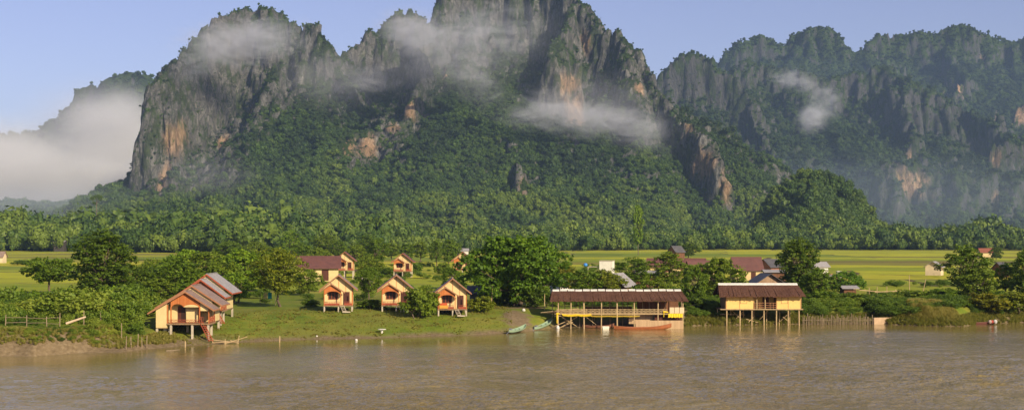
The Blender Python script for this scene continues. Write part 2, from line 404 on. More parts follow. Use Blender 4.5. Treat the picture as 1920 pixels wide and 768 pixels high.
main_sp = [
 {'pts': [(283,205,1830,182,2.5),(293,160,1850,215,2.2),(318,122,1880,248,1.6),(345,98,1900,255,1.0),(375,62,1930,255,.7),(400,40,1960,245,.55),(440,26,1990,215,.5),(480,20,2000,185,.5),(522,26,2000,150,.55),(548,46,1985,130,.6),(560,62,1980,110,.6)], 'w': 30},
 {'pts': [(572,56,1970,70,.75),(590,54,1965,70,.75),(606,66,1955,70,.75),(622,82,1950,60,.75),(640,104,1960,60,.75),(651,112,1980,60,.75),(672,92,2000,90,.7),(700,62,2020,110,.65),(740,34,2040,110,.65),(765,29,2050,110,.65),(792,36,2050,110,.62),(812,46,2060,100,.62)], 'w': 24},
 {'pts': [(822,14,2080,120,.6),(835,-30,2100,130,.6),(900,-60,2120,130,.6),(980,-60,2120,130,.6),(1050,-30,2080,130,.62),(1090,2,2050,120,.62),(1112,25,2030,110,.62),(1130,64,2000,90,.64)], 'w': 26},
 {'pts': [(1145,66,1985,80,.64),(1160,57,1980,95,.64),(1186,76,1960,95,.64),(1200,95,1940,100,.7),(1214,116,1930,110,.7),(1226,146,1910,115,.75),(1240,166,1890,120,.8),(1262,198,1860,125,.9),(1290,222,1820,125,1.0),(1312,252,1780,118,1.1),(1340,292,1740,100,1.3),(1358,322,1710,82,1.5),(1366,350,1700,64,1.8)], 'w': 19},
 # spurs towards the river
 {'pts': [(540,120,1930,60,.7),(530,160,1900,60,.7),(520,215,1860,40,.7)], 'w': 14},
 {'pts': [(790,40,2040,60,.7),(785,110,1960,80,.7),(772,165,1920,70,.7),(742,235,1870,45,.65),(700,285,1830,30,.62),(650,300,1800,25,.6)], 'w': 16},
 {'pts': [(1080,10,2040,90,.66),(1062,60,1970,110,.66),(1045,112,1920,115,.62),(1085,120,1915,110,.62)], 'w': 18},
 {'pts': [(1186,90,1940,40,.7),(1195,180,1860,45,.7),(1190,240,1800,25,.66)], 'w': 14},
 {'pts': [(880,60,2080,50,.7),(870,150,1990,40,.72),(850,240,1880,20,.62)], 'w': 20},
 {'pts': [(974,306,1600,78,.9),(986,318,1600,70,.9)], 'w': 11},
 {'pts': [(640,200,1880,60,.7),(635,260,1830,30,.66)], 'w': 14},
 {'pts': [(330,335,1790,40,1.0),(390,345,1770,30,.7),(470,350,1740,15,.55)], 'w': 16},
 {'pts': [(300,392,1640,4,.9),(390,385,1620,4,.6)], 'w': 14},
 # forested apron
 {'pts': [(430,408,1500,0,.5),(520,395,1540,0,.42),(620,378,1540,0,.42),(800,372,1520,0,.42),(1000,376,1500,0,.42),(1140,382,1500,0,.5),(1220,405,1500,0,.8)], 'w': 20},
]
main_ochre = [(322,258,1830,17,26),(310,335,1810,9,22),(455,200,1880,9,12),(405,260,1850,10,14),(835,140,1990,9,14),(770,205,1910,10,22),(740,240,1870,12,10),
              (1070,160,1920,24,18),(1083,205,1900,17,30),(1100,80,2000,8,16),(1200,165,1870,7,14),(1290,240,1800,8,8),(1320,310,1740,16,20),(1360,350,1700,10,26),(980,370,1650,10,30),(470,385,1740,8,16),(405,385,1780,14,16),(690,275,1830,18,20),(655,280,1830,14,20)]
main_bare = [(350,250,1850,90,150,1),(425,330,1800,50,60,1),(545,160,1900,16,50,1),(450,200,1880,60,60,1),(775,160,1930,26,80,1),(700,280,1840,60,30,1),(1060,160,1920,46,55,1),(1080,205,1900,34,50,1),(980,350,1600,30,46,2),(310,330,1810,16,36,2),(405,385,1780,20,16,2),(472,385,1740,10,20,2),(1362,350,1700,16,40,2),(1330,305,1740,22,40,2),(740,235,1870,46,46,2),(690,285,1830,40,22,2),(370,210,1860,60,90,2),(440,170,1900,46,70,2),(535,160,1900,22,46,2),(1060,170,1915,40,48,2),(1290,245,1800,22,40,2),(1195,160,1880,22,50,1),(1320,300,1740,50,60,1),(1240,200,1850,26,60,1),
             (560,280,1780,60,80,-1),(900,200,1900,60,80,-1),(640,380,1600,300,60,-1)]
make_mountain('main', 'mountain', 'huge forested limestone mountain with grey cliffs filling the middle of the view', -660, 470, 1270, 2230, 2.2, main_sp, warp=16, flute=26, seed=1.3, jag=10, disp=6, ochre=main_ochre, bare=main_bare, vegmin=0.38, gully=20)
right_sp = [
 {'pts': [(1200,260,2900,80,.8),(1240,152,2900,110,.6),(1262,120,2900,120,.55),(1290,108,2900,120,.55),(1322,113,2900,110,.6),(1348,132,2880,100,.6),(1375,155,2860,90,.62),(1398,186,2830,90,.62),(1414,225,2780,100,.6),(1440,280,2720,100,.6),(1462,318,2660,90,.6),(1468,345,2640,60,.6)], 'w': 24},
 {'pts': [(1366,140,3300,60,.6),(1400,121,3300,70,.6),(1448,130,3300,60,.6),(1500,150,3300,40,.6),(1560,160,3300,50,.6),(1620,142,3300,80,.6),(1664,130,3280,90,.6),(1693,152,3220,100,.6),(1702,200,3120,100,.6),(1700,260,3000,60,.6)], 'w': 22},
 {'pts': [(1702,165,3200,90,.6),(1760,182,3180,100,.6),(1800,212,3150,90,.6),(1850,232,3100,90,.6),(1880,262,3050,80,.6),(1920,270,3000,80,.6),(2000,250,3000,80,.6),(2150,230,3000,80,.6)], 'w': 22},
 {'pts': [(1480,160,3250,20,.5),(1540,230,3050,10,.5),(1600,290,2850,10,.45),(1650,330,2650,5,.4)], 'w': 26},
 {'pts': [(1860,282,2800,60,.6),(1885,274,2800,80,.6),(1935,268,2800,80,.6),(2100,260,2800,80,.6)], 'w': 16},
 {'pts': [(1630,345,2350,60,.6),(1660,325,2360,80,.55),(1705,318,2360,80,.55),(1760,334,2350,70,.55),(1812,346,2340,60,.55),(1850,342,2340,60,.55),(1900,338,2340,60,.55),(1980,345,2340,60,.55),(2100,360,2340,60,.55)], 'w': 22},
 {'pts': [(1385,335,2500,60,.6),(1395,350,2480,50,.6)], 'w': 18},
]
right_bare = [(1395,230,2800,40,120,1),(1440,310,2700,30,70,1),(1290,135,2880,50,30,1),(1700,230,3100,40,120,1),(1800,240,3100,60,60,1),(1660,350,2340,80,50,1),(1740,350,2340,60,40,1),(1885,300,2780,40,40,1),(1560,290,2900,120,80,-1)]
right_ochre = [(1462,335,2650,14,40),(1860,370,2340,10,10),(1700,300,3000,8,30),(1710,345,2350,40,30),(1865,300,2790,10,30)]
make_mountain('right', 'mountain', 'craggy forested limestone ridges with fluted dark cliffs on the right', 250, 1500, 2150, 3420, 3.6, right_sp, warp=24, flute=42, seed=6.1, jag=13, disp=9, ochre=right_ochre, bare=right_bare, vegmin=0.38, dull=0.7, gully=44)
far_sp = [
 {'pts': [(1310,190,4300,100,.6),(1340,124,4300,72,.6),(1365,101,4300,84,.55),(1385,83,4300,84,.55),(1416,73,4300,84,.55),(1455,87,4300,72,.55),(1480,71,4300,84,.55),(1532,55,4300,90,.55),(1562,64,4300,84,.55),(1580,90,4300,72,.6),(1600,99,4300,66,.6),(1622,90,4300,72,.6),(1650,71,4300,78,.6),(1690,67,4300,78,.6),(1740,66,4300,78,.6),(1770,56,4300,84,.6),(1800,51,4300,84,.6),(1830,66,4280,78,.6),(1850,79,4280,72,.6),(1880,84,4280,66,.6),(1900,79,4280,66,.6),(1930,70,4280,66,.6),(2000,75,4280,66,.6),(2150,110,4280,66,.6),(2400,200,4280,100,.6)], 'w': 40},
 {'pts': [(1790,100,4150,90,.6),(1800,150,4000,66,.6),(1790,180,3900,60,.6)], 'w': 26},
 {'pts': [(1905,200,3700,80,.6),(1925,190,3700,80,.6),(2000,200,3700,80,.6)], 'w': 26},
 {'pts': [(1480,110,4150,60,.6),(1470,160,4000,40,.6)], 'w': 26},
 {'pts': [(1640,140,4100,80,.6),(1660,110,4150,80,.6)], 'w': 26},
]
far_ochre = [(1795,165,3950,30,40),(1915,212,3680,40,40),(1840,110,4250,12,12)]
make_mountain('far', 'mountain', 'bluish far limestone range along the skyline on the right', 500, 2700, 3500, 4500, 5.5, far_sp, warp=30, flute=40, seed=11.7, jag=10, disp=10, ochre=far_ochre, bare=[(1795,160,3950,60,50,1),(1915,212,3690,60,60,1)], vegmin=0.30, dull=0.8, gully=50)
left_sp = [
 {'pts': [(-60,262,3300,30,.5),(40,252,3300,30,.5),(95,243,3300,50,.55),(120,206,3250,90,.7),(150,162,3250,110,.6),(170,156,3250,110,.6),(186,162,3250,110,.6),(205,146,3250,110,.6),(232,137,3250,120,.6),(262,139,3250,120,.6),(290,150,3250,120,.6),(330,175,3250,120,.6),(420,180,3250,100,.6)], 'w': 36}]
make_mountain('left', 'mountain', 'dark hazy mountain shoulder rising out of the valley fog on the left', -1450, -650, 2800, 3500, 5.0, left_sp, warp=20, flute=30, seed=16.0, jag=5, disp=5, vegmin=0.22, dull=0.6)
hill_sp = [
 {'pts': [(1440,378,1180,10,1.6),(1455,348,1180,18,1.5),(1480,326,1180,22,1.4),(1512,316,1180,22,1.3),(1548,315,1180,22,1.3),(1582,330,1180,22,1.4),(1604,356,1180,18,1.5),(1620,390,1180,10,1.6)], 'w': 14},
 {'pts': [(1540,335,1150,10,.7),(1530,380,1110,5,.6)], 'w': 14}]
make_mountain('hill', 'hill', 'low round tree-covered limestone hill standing alone in front of the ridges', 180, 400, 1050, 1300, 2.0, hill_sp, warp=7, flute=6, seed=21.0, jag=3, disp=1.5, vegmin=0.1, gully=5)
# ================================================================ foliage
def leaf_mat(name, dark, mid, light, kind='object', trans=0.25):
    """kind 'instance': hue varies per scattered plant; 'object': hue follows obj.color"""
    m, nt, out = newmat(name)
    P = nt.pos()
    f = nt.noise(P, 0.9 if kind == 'object' else 0.05, 4, 0.7)
    rnd = nt.add('ShaderNodeObjectInfo').outputs['Random']
    rp = nt.add('ShaderNodeNewGeometry').outputs['Random Per Island']
    g = nt.math('ADD', nt.math('MULTIPLY', f, 0.6), nt.math('MULTIPLY', rp, 0.35))
    if kind == 'instance':
        tint = nt.add('ShaderNodeAttribute', {'attribute_type': 'INSTANCER', 'attribute_name': 'tint'}).outputs['Fac']
        g = nt.math('ADD', nt.math('MULTIPLY', g, 0.55), nt.math('ADD', nt.math('MULTIPLY', rnd, 0.22), nt.math('MULTIPLY', tint, 0.5)))
    col = nt.ramp(g, [(0.18, dark), (0.5, mid), (0.85, light)])
    if kind == 'object':
        oc = nt.add('ShaderNodeObjectInfo').outputs['Color']
        col = nt.mix(1.0, col, oc, 'MULTIPLY')
    d = nt.add('ShaderNodeBsdfPrincipled', Base_Color=col, Roughness=0.55); d.inputs['Specular IOR Level'].default_value = 0.25
    t = nt.add('ShaderNodeBsdfTranslucent', Color=nt.mix(1.0, col, (1.25, 1.25, 0.55), 'MULTIPLY'))
    ms = nt.add('ShaderNodeMixShader', i0=trans); nt.l.new(d.outputs[0], ms.inputs[1]); nt.l.new(t.outputs[0], ms.inputs[2])
    nt.l.new(ms.outputs[0], out.inputs[0])
    return m
M_FOREST = leaf_mat('forest_leaves', (0.017, 0.034, 0.008), (0.048, 0.092, 0.012), (0.135, 0.185, 0.020), 'instance', 0.2)
M_UNDER = leaf_mat('undergrowth_leaves', (0.045, 0.085, 0.010), (0.130, 0.205, 0.018), (0.290, 0.330, 0.040), 'instance', 0.4)
M_LEAF = leaf_mat('tree_leaves', (0.050, 0.085, 0.008), (0.150, 0.215, 0.014), (0.310, 0.350, 0.026), 'object', 0.4)
M_DRYGRASS = leaf_mat('bank_grass', (0.09, 0.11, 0.018), (0.19, 0.20, 0.030), (0.34, 0.29, 0.08), 'instance', 0.4)
M_BARK = simple('bark', (0.16, 0.12, 0.08), (0.07, 0.05, 0.035), 3.0, 0.9, (1, 1, 0.3))

def leaf_quads(C, Nrm, size, r, aspect=0.6):
    """C centres, Nrm normals -> rhombic leaf quads"""
    n = len(C)
    a = r.normal(size=(n, 3)); a -= (a * Nrm).sum(1)[:, None] * Nrm; a /= np.linalg.norm(a, axis=1)[:, None] + 1e-9
    b_ = np.cross(Nrm, a); s = (size * r.uniform(0.6, 1.25, n))[:, None]
    V = np.stack([C - a * s, C - b_ * s * aspect, C + a * s, C + b_ * s * aspect], 1).reshape(-1, 3)
    return V, np.arange(4 * n).reshape(n, 4)
def unit(v): return v / (np.linalg.norm(v, axis=-1, keepdims=True) + 1e-9)
def ico(sub):
    import bmesh
    bm = bmesh.new(); bmesh.ops.create_icosphere(bm, subdivisions=sub, radius=1.0)
    V = np.array([v.co[:] for v in bm.verts]); Fc = np.array([[v.index for v in f.verts] for f in bm.faces]); bm.free()
    return V, Fc
def far_crown(seed, nleaf, leaf, nlobe=8):
    """one distant tree crown: a few ragged lobes wrapped in leaf sprays, roughly one unit in radius"""
    r = np.random.default_rng(seed); V0, F0 = ico(2); VV = []; FF = []; k = 0; LV = []
    for i in range(nlobe):
        a = i * 2.4 + r.uniform(-.5, .5); q = 0.0 if i == 0 else r.uniform(0.35, 0.68); lr = 0.62 if i == 0 else r.uniform(0.28, 0.50)
        c = np.array([q * math.cos(a), q * math.sin(a), r.uniform(-0.45, 0.55) * (1 - .5 * q)])
        rad = lambda D: lr * (1 + 0.35 * fbm(D[:, 0] * 1.6 + seed + i, D[:, 1] * 1.6, D[:, 2] * 1.6, o=2))
        V = V0 * (rad(V0) * 0.80)[:, None] + c; VV.append(V); FF.append(F0 + k); k += len(V)
        n = int(nleaf * (lr / .45) ** 2 / nlobe); D = unit(r.normal(size=(n, 3))); C = c + D * (rad(D) * r.uniform(0.80, 1.18, n))[:, None]
        LV.append(leaf_quads(C, unit(D * 0.8 + r.normal(size=(n, 3)) * 0.6 + np.array([0, 0, 0.3])), leaf, r, 0.75)[0])
    L = np.concatenate(LV); LF = np.arange(len(L)).reshape(-1, 4) + k
    me = bpy.data.meshes.new('far_crown')
    me.from_pydata(np.concatenate(VV + [L]).tolist(), [], [tuple(map(int, f)) for f in np.concatenate(FF)] + [tuple(map(int, f)) for f in LF]); me.update()
    return me
def leafy(seed, lobes, clumps, leaves, leaf, crad=0.22, up=0.25, droop=0.0, jitter=0.6):
    """lobes = [(x,y,z,r)], many leaf faces gathered in clumps on every lobe"""
    r = np.random.default_rng(seed); Cs = []; Ns = []
    for (lx, ly, lz, lr) in lobes:
        c = np.array([lx, ly, lz]); k = max(4, int(clumps * r.uniform(0.8, 1.2)))
        d = unit(r.normal(size=(k, 3)) + np.array([0, 0, 0.35]))
        cc = c + d * lr * r.uniform(0.55, 1.08, k)[:, None] * np.array([1, 1, 0.8])
        for q, dd in zip(cc, d):
            n = int(leaves * r.uniform(0.5, 1.4)); cr = lr * crad * 2 * r.uniform(0.6, 1.3)
            e = unit(r.normal(size=(n, 3))); p = q + e * (cr * r.uniform(0.3, 1.0, n) ** 0.6)[:, None] * np.array([1, 1, 0.65])
            p[:, 2] -= droop * r.uniform(0, 1, n)
            Cs.append(p); Ns.append(unit(0.55 * e + 0.45 * dd + np.array([0, 0, up]) + jitter * r.normal(size=(n, 3))))
    C = np.concatenate(Cs); Nn = np.concatenate(Ns)
    return leaf_quads(C, Nn, leaf, r)
def lobes_dome(seed, n, W, z0, z1, rmin, rmax, flat=1.0, power=0.5):
    """lobes through an egg-shaped crown between z0 and z1"""
    r = np.random.default_rng(seed); L = []
    for i in range(n):
        t = (i + r.uniform(0, 1)) / n; z = z0 + (z1 - z0) * t
        prof = math.sin(math.pi * min(1, max(0.08, 0.14 + 0.80 * t))) ** power
        a = i * 2.399963 + r.uniform(-0.5, 0.5); rr = r.uniform(rmin, rmax)
        q = max(0.0, prof * W / 2 - rr) * r.uniform(0.35, 1.08)
        L.append((q * math.cos(a), q * math.sin(a) * 0.9, z, rr))
    return L
def trunk_mesh(seed, lobes, H0, r0, lean=(0, 0), stems=1):
    r = np.random.default_rng(seed); mb = MB()
    for s in range(stems):
        ox, oy = (0, 0) if s == 0 else (r.uniform(-.7, .7), r.uniform(-.5, .5))
        top = Vector((lean[0] + ox * 2, lean[1] + oy * 2, H0))
        p0 = Vector((ox, oy, -0.4)); mid = p0.lerp(top, 0.5) + Vector((r.uniform(-.2, .2), r.uniform(-.2, .2), 0))
        mb.bar(p0, mid, r0, r0 * .78, 8).bar(mid, top, r0 * .78, r0 * .6, 8)
        for (x, y, z, rr) in lobes[s::stems]:
            e = Vector((x, y, z)); m_ = top.lerp(e, 0.5) + Vector((0, 0, -0.06 * (e - top).length))
            mb.bar(top, m_, r0 * .42, r0 * .26, 5).bar(m_, e, r0 * .26, r0 * .08, 5)
    return mb
class Proto: pass
def tree_proto(seed, W, H, zlow, nl, clumps, leaves, leaf, rmin, rmax, r0=0.25, hfork=None, lean=(0, 0), stems=1, power=0.5, crad=0.22, up=0.25, droop=0, top_only=0):
    p = Proto(); p.W, p.H = W, H
    lb = lobes_dome(seed, nl, W, zlow + rmax * .6, H - rmax * .75, rmin, rmax, power=power)
    lb = [(x + lean[0], y + lean[1], z, q) for x, y, z, q in lb]
    V, Fc = leafy(seed, lb, clumps, leaves, leaf, crad, up, droop)
    p.crown = mesh_from('crown', V, Fc); p.crown.materials.append(M_LEAF)
    tb = trunk_mesh(seed + 1, lb, hfork or max(zlow, H * .3), r0, lean, stems)
    me = bpy.data.meshes.new('trunk'); me.from_pydata(tb.v, [], tb.f); me.materials.append(M_BARK); p.trunk = me
    return p
PR = {}
PR['broad'] = tree_proto(101, 15.5, 10.8, 0.7, 66, 17, 20, 0.26, 1.1, 1.9, 0.35, 2.2, power=0.42, stems=2)
PR['tall'] = tree_proto(102, 10.0, 13.5, 1.0, 44, 15, 19, 0.22, 0.9, 1.7, 0.3, 4.0, power=0.40)
PR['tall_open'] = tree_proto(110, 10.0, 12.0, 2.2, 26, 13, 18, 0.22, 0.8, 1.5, 0.26, 4.2, power=0.7)
PR['round'] = tree_proto(103, 9.0, 8.5, 0.8, 34, 14, 18, 0.21, 0.8, 1.5, 0.22, 2.2)
PR['round_b'] = tree_proto(104, 9.0, 8.0, 0.5, 30, 14, 18, 0.22, 0.8, 1.6, 0.22, 2.0, stems=2)
PR['airy'] = tree_proto(105, 8.5, 9.0, 1.8, 34, 13, 17, 0.17, 0.7, 1.3, 0.20, 2.4, lean=(0.8, 0), crad=0.26)
PR['flat'] = tree_proto(106, 9.0, 6.0, 1.6, 22, 14, 18, 0.20, 0.7, 1.3, 0.18, 2.2, power=0.3)
PR['bush'] = tree_proto(107, 5.0, 3.4, 0.0, 18, 13, 18, 0.17, 0.6, 1.1, 0.09, 0.6, stems=3, power=0.35)
PR['bush_b'] = tree_proto(108, 5.0, 3.0, 0.0, 16, 13, 18, 0.19, 0.6, 1.0, 0.09, 0.5, stems=3, power=0.3)
PR['slim'] = tree_proto(109, 5.0, 9.5, 1.4, 22, 12, 16, 0.24, 0.6, 1.2, 0.16, 3.5, power=0.5)
GREENS = {'mid': (1, 1, 1, 1), 'rich': (0.66, 0.86, 0.72, 1), 'dark': (0.60, 0.68, 0.62, 1), 'deep': (0.78, 0.88, 0.75, 1), 'yellow': (1.30, 1.16, 0.9, 1), 'brown': (1.25, 0.90, 0.75, 1), 'olive': (1.12, 0.95, 0.85, 1), 'fresh': (1.12, 1.25, 1.0, 1), 'blue': (0.85, 1.12, 1.35, 1)}
_tn = 0
def tree(kind, px, d, top, wpx, green, label, group=None, name='tree', cat='tree', sink=0.0, rz=None):
    global _tn
    _tn += 1
    p = PR[kind]; x = wx(px, d); z0 = float(ground_z(x, d)) - sink
    H = (wz(top, d) - z0) * 1.03; W = wpx * d / F * 1.22
    e = empty(name, (x, d, z0), rz if rz is not None else (_tn * 1.7) % 6.28, label, cat, group)
    e.scale = (W / p.W, W / p.W, H / p.H)
    c = link('crown', p.crown, None, e); c.color = GREENS[green]
    link('trunk', p.trunk, None, e)
    return e

# ---- scattered masses
FARC = bpy.data.collections.new('far_crowns'); BUSHC = bpy.data.collections.new('bush_forms'); TUFTC = bpy.data.collections.new('tuft_forms')
def put(coll, me, mat):
    me.materials.append(mat); o = bpy.data.objects.new(me.name, me); coll.objects.link(o)
for s in range(7): put(FARC, far_crown(30 + s, 420, 0.115 + .01 * (s % 3), 6 + s % 4), M_FOREST)
for s in range(4):
    lb = [(math.cos(a) * .42 * q, math.sin(a) * .42 * q, .45 + .35 * ((k * .37 + s * .21) % 1), .42) for k, (a, q) in enumerate([(i * 2.4 + s, 0.4 + 0.6 * (i % 3) / 2) for i in range(7)])]
    V, Fc = leafy(60 + s, lb, 10, 26, 0.058, 0.24, jitter=0.8)
    put(BUSHC, mesh_from('bush_form', V, Fc), M_UNDER)
for s in range(4):
    r = np.random.default_rng(80 + s); n = 90
    a = r.uniform(0, 6.28, n); q = r.uniform(0, 0.35, n) ; base = np.stack([q * np.cos(a), q * np.sin(a), np.zeros(n)], 1)
    hgt = r.uniform(0.5, 1.1, n); out_ = r.uniform(0.1, 0.5, n)
    tip = base + np.stack([np.cos(a) * out_, np.sin(a) * out_, hgt], 1); mid = base + (tip - base) * 0.55 + np.array([0, 0, 0.12])
    sd = np.stack([-np.sin(a), np.cos(a), np.zeros(n)], 1) * 0.022
    V = np.stack([base - sd, base + sd, mid + sd, mid - sd, tip], 1).reshape(-1, 3)
    fs = []
    for i in range(n): fs += [(5*i, 5*i+1, 5*i+2, 5*i+3), (5*i+3, 5*i+2, 5*i+4)]
    put(TUFTC, mesh_from('tuft_form', V, fs), M_DRYGRASS)
def scatter(name, coll, P, sxy, szz, tint, label):
    n = len(P); r = np.random.default_rng(n)
    me = bpy.data.meshes.new(name); me.vertices.add(n); me.vertices.foreach_set('co', np.asarray(P, np.float32).ravel())
    for k, a in (('sxy', sxy), ('szz', szz), ('tint', tint), ('rot', r.uniform(0, 6.28, n))): fattr(me, k, a)
    ix = me.attributes.new('pick', 'INT', 'POINT'); ix.data.foreach_set('value', r.integers(0, len(coll.objects), n).astype(np.int32))
    o = link(name, me)
    ng = bpy.data.node_groups.new(name, 'GeometryNodeTree')
    ng.interface.new_socket('Geometry', in_out='INPUT', socket_type='NodeSocketGeometry')
    ng.interface.new_socket('Geometry', in_out='OUTPUT', socket_type='NodeSocketGeometry')
    N = ng.nodes; L = ng.links
    gi = N.new('NodeGroupInput'); go = N.new('NodeGroupOutput'); iop = N.new('GeometryNodeInstanceOnPoints')
    ci = N.new('GeometryNodeCollectionInfo'); ci.inputs['Collection'].default_value = coll; ci.inputs['Separate Children'].default_value = True
    m2p = N.new('GeometryNodeMeshToPoints')
    def at(nm, t='FLOAT'):
        a = N.new('GeometryNodeInputNamedAttribute'); a.data_type = t; a.inputs['Name'].default_value = nm
        return a.outputs[0]
    sc_ = N.new('ShaderNodeCombineXYZ'); s1 = at('sxy'); L.new(s1, sc_.inputs[0]); L.new(s1, sc_.inputs[1]); L.new(at('szz'), sc_.inputs[2])
    ro = N.new('ShaderNodeCombineXYZ'); L.new(at('rot'), ro.inputs[2])
    e2r = N.new('FunctionNodeEulerToRotation'); L.new(ro.outputs[0], e2r.inputs[0])
    L.new(gi.outputs[0], m2p.inputs['Mesh']); L.new(m2p.outputs[0], iop.inputs['Points']); L.new(ci.outputs[0], iop.inputs['Instance'])
    iop.inputs['Pick Instance'].default_value = True; L.new(at('pick', 'INT'), iop.inputs['Instance Index'])
    L.new(e2r.outputs[0], iop.inputs['Rotation']); L.new(sc_.outputs[0], iop.inputs['Scale'])
    L.new(iop.outputs[0], go.inputs[0])
    md = o.modifiers.new('scatter', 'NODES'); md.node_group = ng
    return tag(o, label, kind='stuff')
def on_mountain(key, name, label, dens, smin, smax, tlo, thi, zcut=5.0, shrub=0.35, seed=1, tf=None, topcut=0.5, zmid=120):
    V, N, rock = SURF[key]; r = np.random.default_rng(seed)
    x, y, z = V[..., 0], V[..., 1], V[..., 2]
    dx = np.linalg.norm(np.gradient(V, axis=1), axis=-1); dy = np.linalg.norm(np.gradient(V, axis=0), axis=-1)
    area = dx * dy
    facing = N[..., 1] < 0.35                       # slopes turned away from the valley are never seen
    rk = rock + 0.25 * fbm(x / 9, y / 9, z / 9, o=2)
    big = np.clip(1 - 1.6 * rk, 0, 1)
    small = np.clip(shrub * (1.25 - rk), 0, 1) * (rock < 1.25) * (rk > 0.45) * 2.2 * (fbm(x / 11, y / 11, z / 26, o=2) > 0.12)
    pr = dens * area * facing * (z > zcut)
    pick = r.random(V.shape[:2]); mb_ = pick < pr * big; ms_ = (~mb_) & (pick < pr * (big + small * 2.2))
    P = np.concatenate([V[mb_], V[ms_]]); Nn = np.concatenate([N[mb_], N[ms_]])
    n1, n2 = mb_.sum(), ms_.sum()
    Vz = np.concatenate([z[mb_], z[ms_]]); 
    s = np.concatenate([r.uniform(smin, smax, n1) * np.exp(r.normal(0, .24, n1)) * .95, r.uniform(smin * .35, smax * .5, n2)])
    s = s * (1 - topcut * sstep(zmid, zmid * 2.2, Vz + 30 * fbm(P[:, 0] / 60, P[:, 1] / 60)))
    P = P + r.normal(size=P.shape) * np.array([1, 1, 0.2]) * 1.2 + Nn * (s * 0.25)[:, None] + np.array([0, 0, 1.0]) * (s * 0.25)[:, None]
    zt = P[:, 2]
    ti = tlo + (thi - tlo) * sstep(150, 0, zt + 40 * fbm(P[:, 0] / 90, P[:, 1] / 90)) + 0.50 * fbm(P[:, 0] / 70, P[:, 1] / 70, zt / 70, o=4) + r.normal(0, .08, len(P))  # tint paints sunlit low slopes lighter and shadowed high slopes darker
    if tf is not None: ti = ti + tf(P)
    sz = s * r.uniform(0.75, 1.35, len(s))
    print('scatter', name, n1, n2)
    return scatter(name, FARC, P, s, sz, ti, label)
on_mountain('main', 'forest', 'jungle covering the slopes of the central limestone mountain', 1/20.0, 2.2, 4.9, -0.06, 0.50, seed=1, topcut=0.55, zmid=130, shrub=.5)
on_mountain('right', 'forest', 'forest and scrub clinging to the ridges at the right', 1/62.0, 3.2, 6.5, -0.22, 0.04, seed=2, topcut=0.4, zmid=200, shrub=.5)
on_mountain('far', 'forest', 'forest on the far skyline range', 1/110.0, 4.0, 7.0, -0.25, -0.02, seed=3, topcut=0.3, zmid=300, shrub=.5)
on_mountain('left', 'forest', 'forest on the foggy mountain at the left', 1/130.0, 5.0, 9.0, 0.0, 0.3, seed=4, topcut=.3)
on_mountain('hill', 'forest', 'dense trees covering the lone round hill', 1/13.0, 2.6, 4.8, -0.15, 0.35, seed=5, topcut=.2, zmid=300)

# valley forest belt at the foot of the mountains
def edge_y(x):
    px = 960 + x * F / 900
    e = np.interp(px, [-300, 0, 250, 450, 560, 700, 820, 1000, 1150, 1300, 1650, 1920, 2300], [860, 860, 840, 760, 700, 700, 760, 840, 900, 930, 930, 900, 900])
    return e + 14 * perlin(x / 30, 2.2)
def belt(name, label, x0, x1, dmax, sp, hlo, hhi, t0, seed, hf=None):
    r = np.random.default_rng(seed); n = int((x1 - x0) * (dmax - 700) / (sp * sp))
    x = r.uniform(x0, x1, n); y = r.uniform(690, dmax, n); k = (y > edge_y(x)) & (np.abs(x / y * F) < 1130); x, y = x[k], y[k]
    cl = fbm(x / 50, y / 50, o=2)
    H = r.uniform(hlo, hhi, len(x)) * (1 + 0.50 * cl) * np.exp(r.normal(0, .12, len(x)))
    if hf is not None: H = H * hf(x, y)
    e = y - edge_y(x); H = H * (0.62 + 0.38 * sstep(0, 45, e))
    s = H * r.uniform(0.30, 0.52, len(x)); sz = H * r.uniform(0.42, 0.56, len(x))
    P = np.stack([x, y, 2.5 + H * 0.46], 1)
    ti = t0 + 0.60 * fbm(x / 32, y / 32, o=3) + r.uniform(-0.22, 0.25, len(x))
    print('belt', len(x))
    return scatter(name, FARC, P, s, sz, ti, label)
belt('forest', 'belt of valley woodland between the rice fields and the mountains', -620, 620, 1180, 6.6, 7, 16, 0.42, 11,
     hf=lambda x, y: 1 + 0.62 * sstep(-40, -200, x) + 0.10 * sstep(150, 300, x))
# low foothill and plain behind it, far left, under the fog
fx, fy = np.meshgrid(np.linspace(-1150, -380, 130), np.linspace(1200, 2700, 120))
fz = 2 + 62 * sstep(1350, 2350, fy) * sstep(-430, -640, fx + 30 * perlin(fy / 120, 4.4)) * (1 + 0.10 * fbm(fx / 120, fy / 120, o=2))
fme = mesh_from('foothill', np.stack([fx, fy, fz], -1).reshape(-1, 3), grid_faces(*fx.shape), True)
fattr(fme, 'rock', np.zeros(fx.size)); fattr(fme, 'ochre', np.zeros(fx.size)); fattr(fme, 'shade', np.ones(fx.size))
tag(link('hill', fme, ROCKMAT), 'low dark wooded foothill beneath the fog bank', kind='structure')
r = np.random.default_rng(77); n = 4200
x = r.uniform(-1120, -400, n); y = r.uniform(1180, 2600, n); k = (x / y * F > -1150)
x, y = x[k], y[k]
z = 2 + 62 * sstep(1350, 2350, y) * sstep(-430, -640, x + 30 * perlin(y / 120, 4.4)) * (1 + 0.10 * fbm(x / 120, y / 120, o=2))
s = r.uniform(6, 10, len(x))
scatter('forest', FARC, np.stack([x, y, z + s * .5], 1), s, s * r.uniform(.8, 1.2, len(s)), 0.1 + 0.2 * r.random(len(s)), 'dim woodland on the foothill beneath the fog')
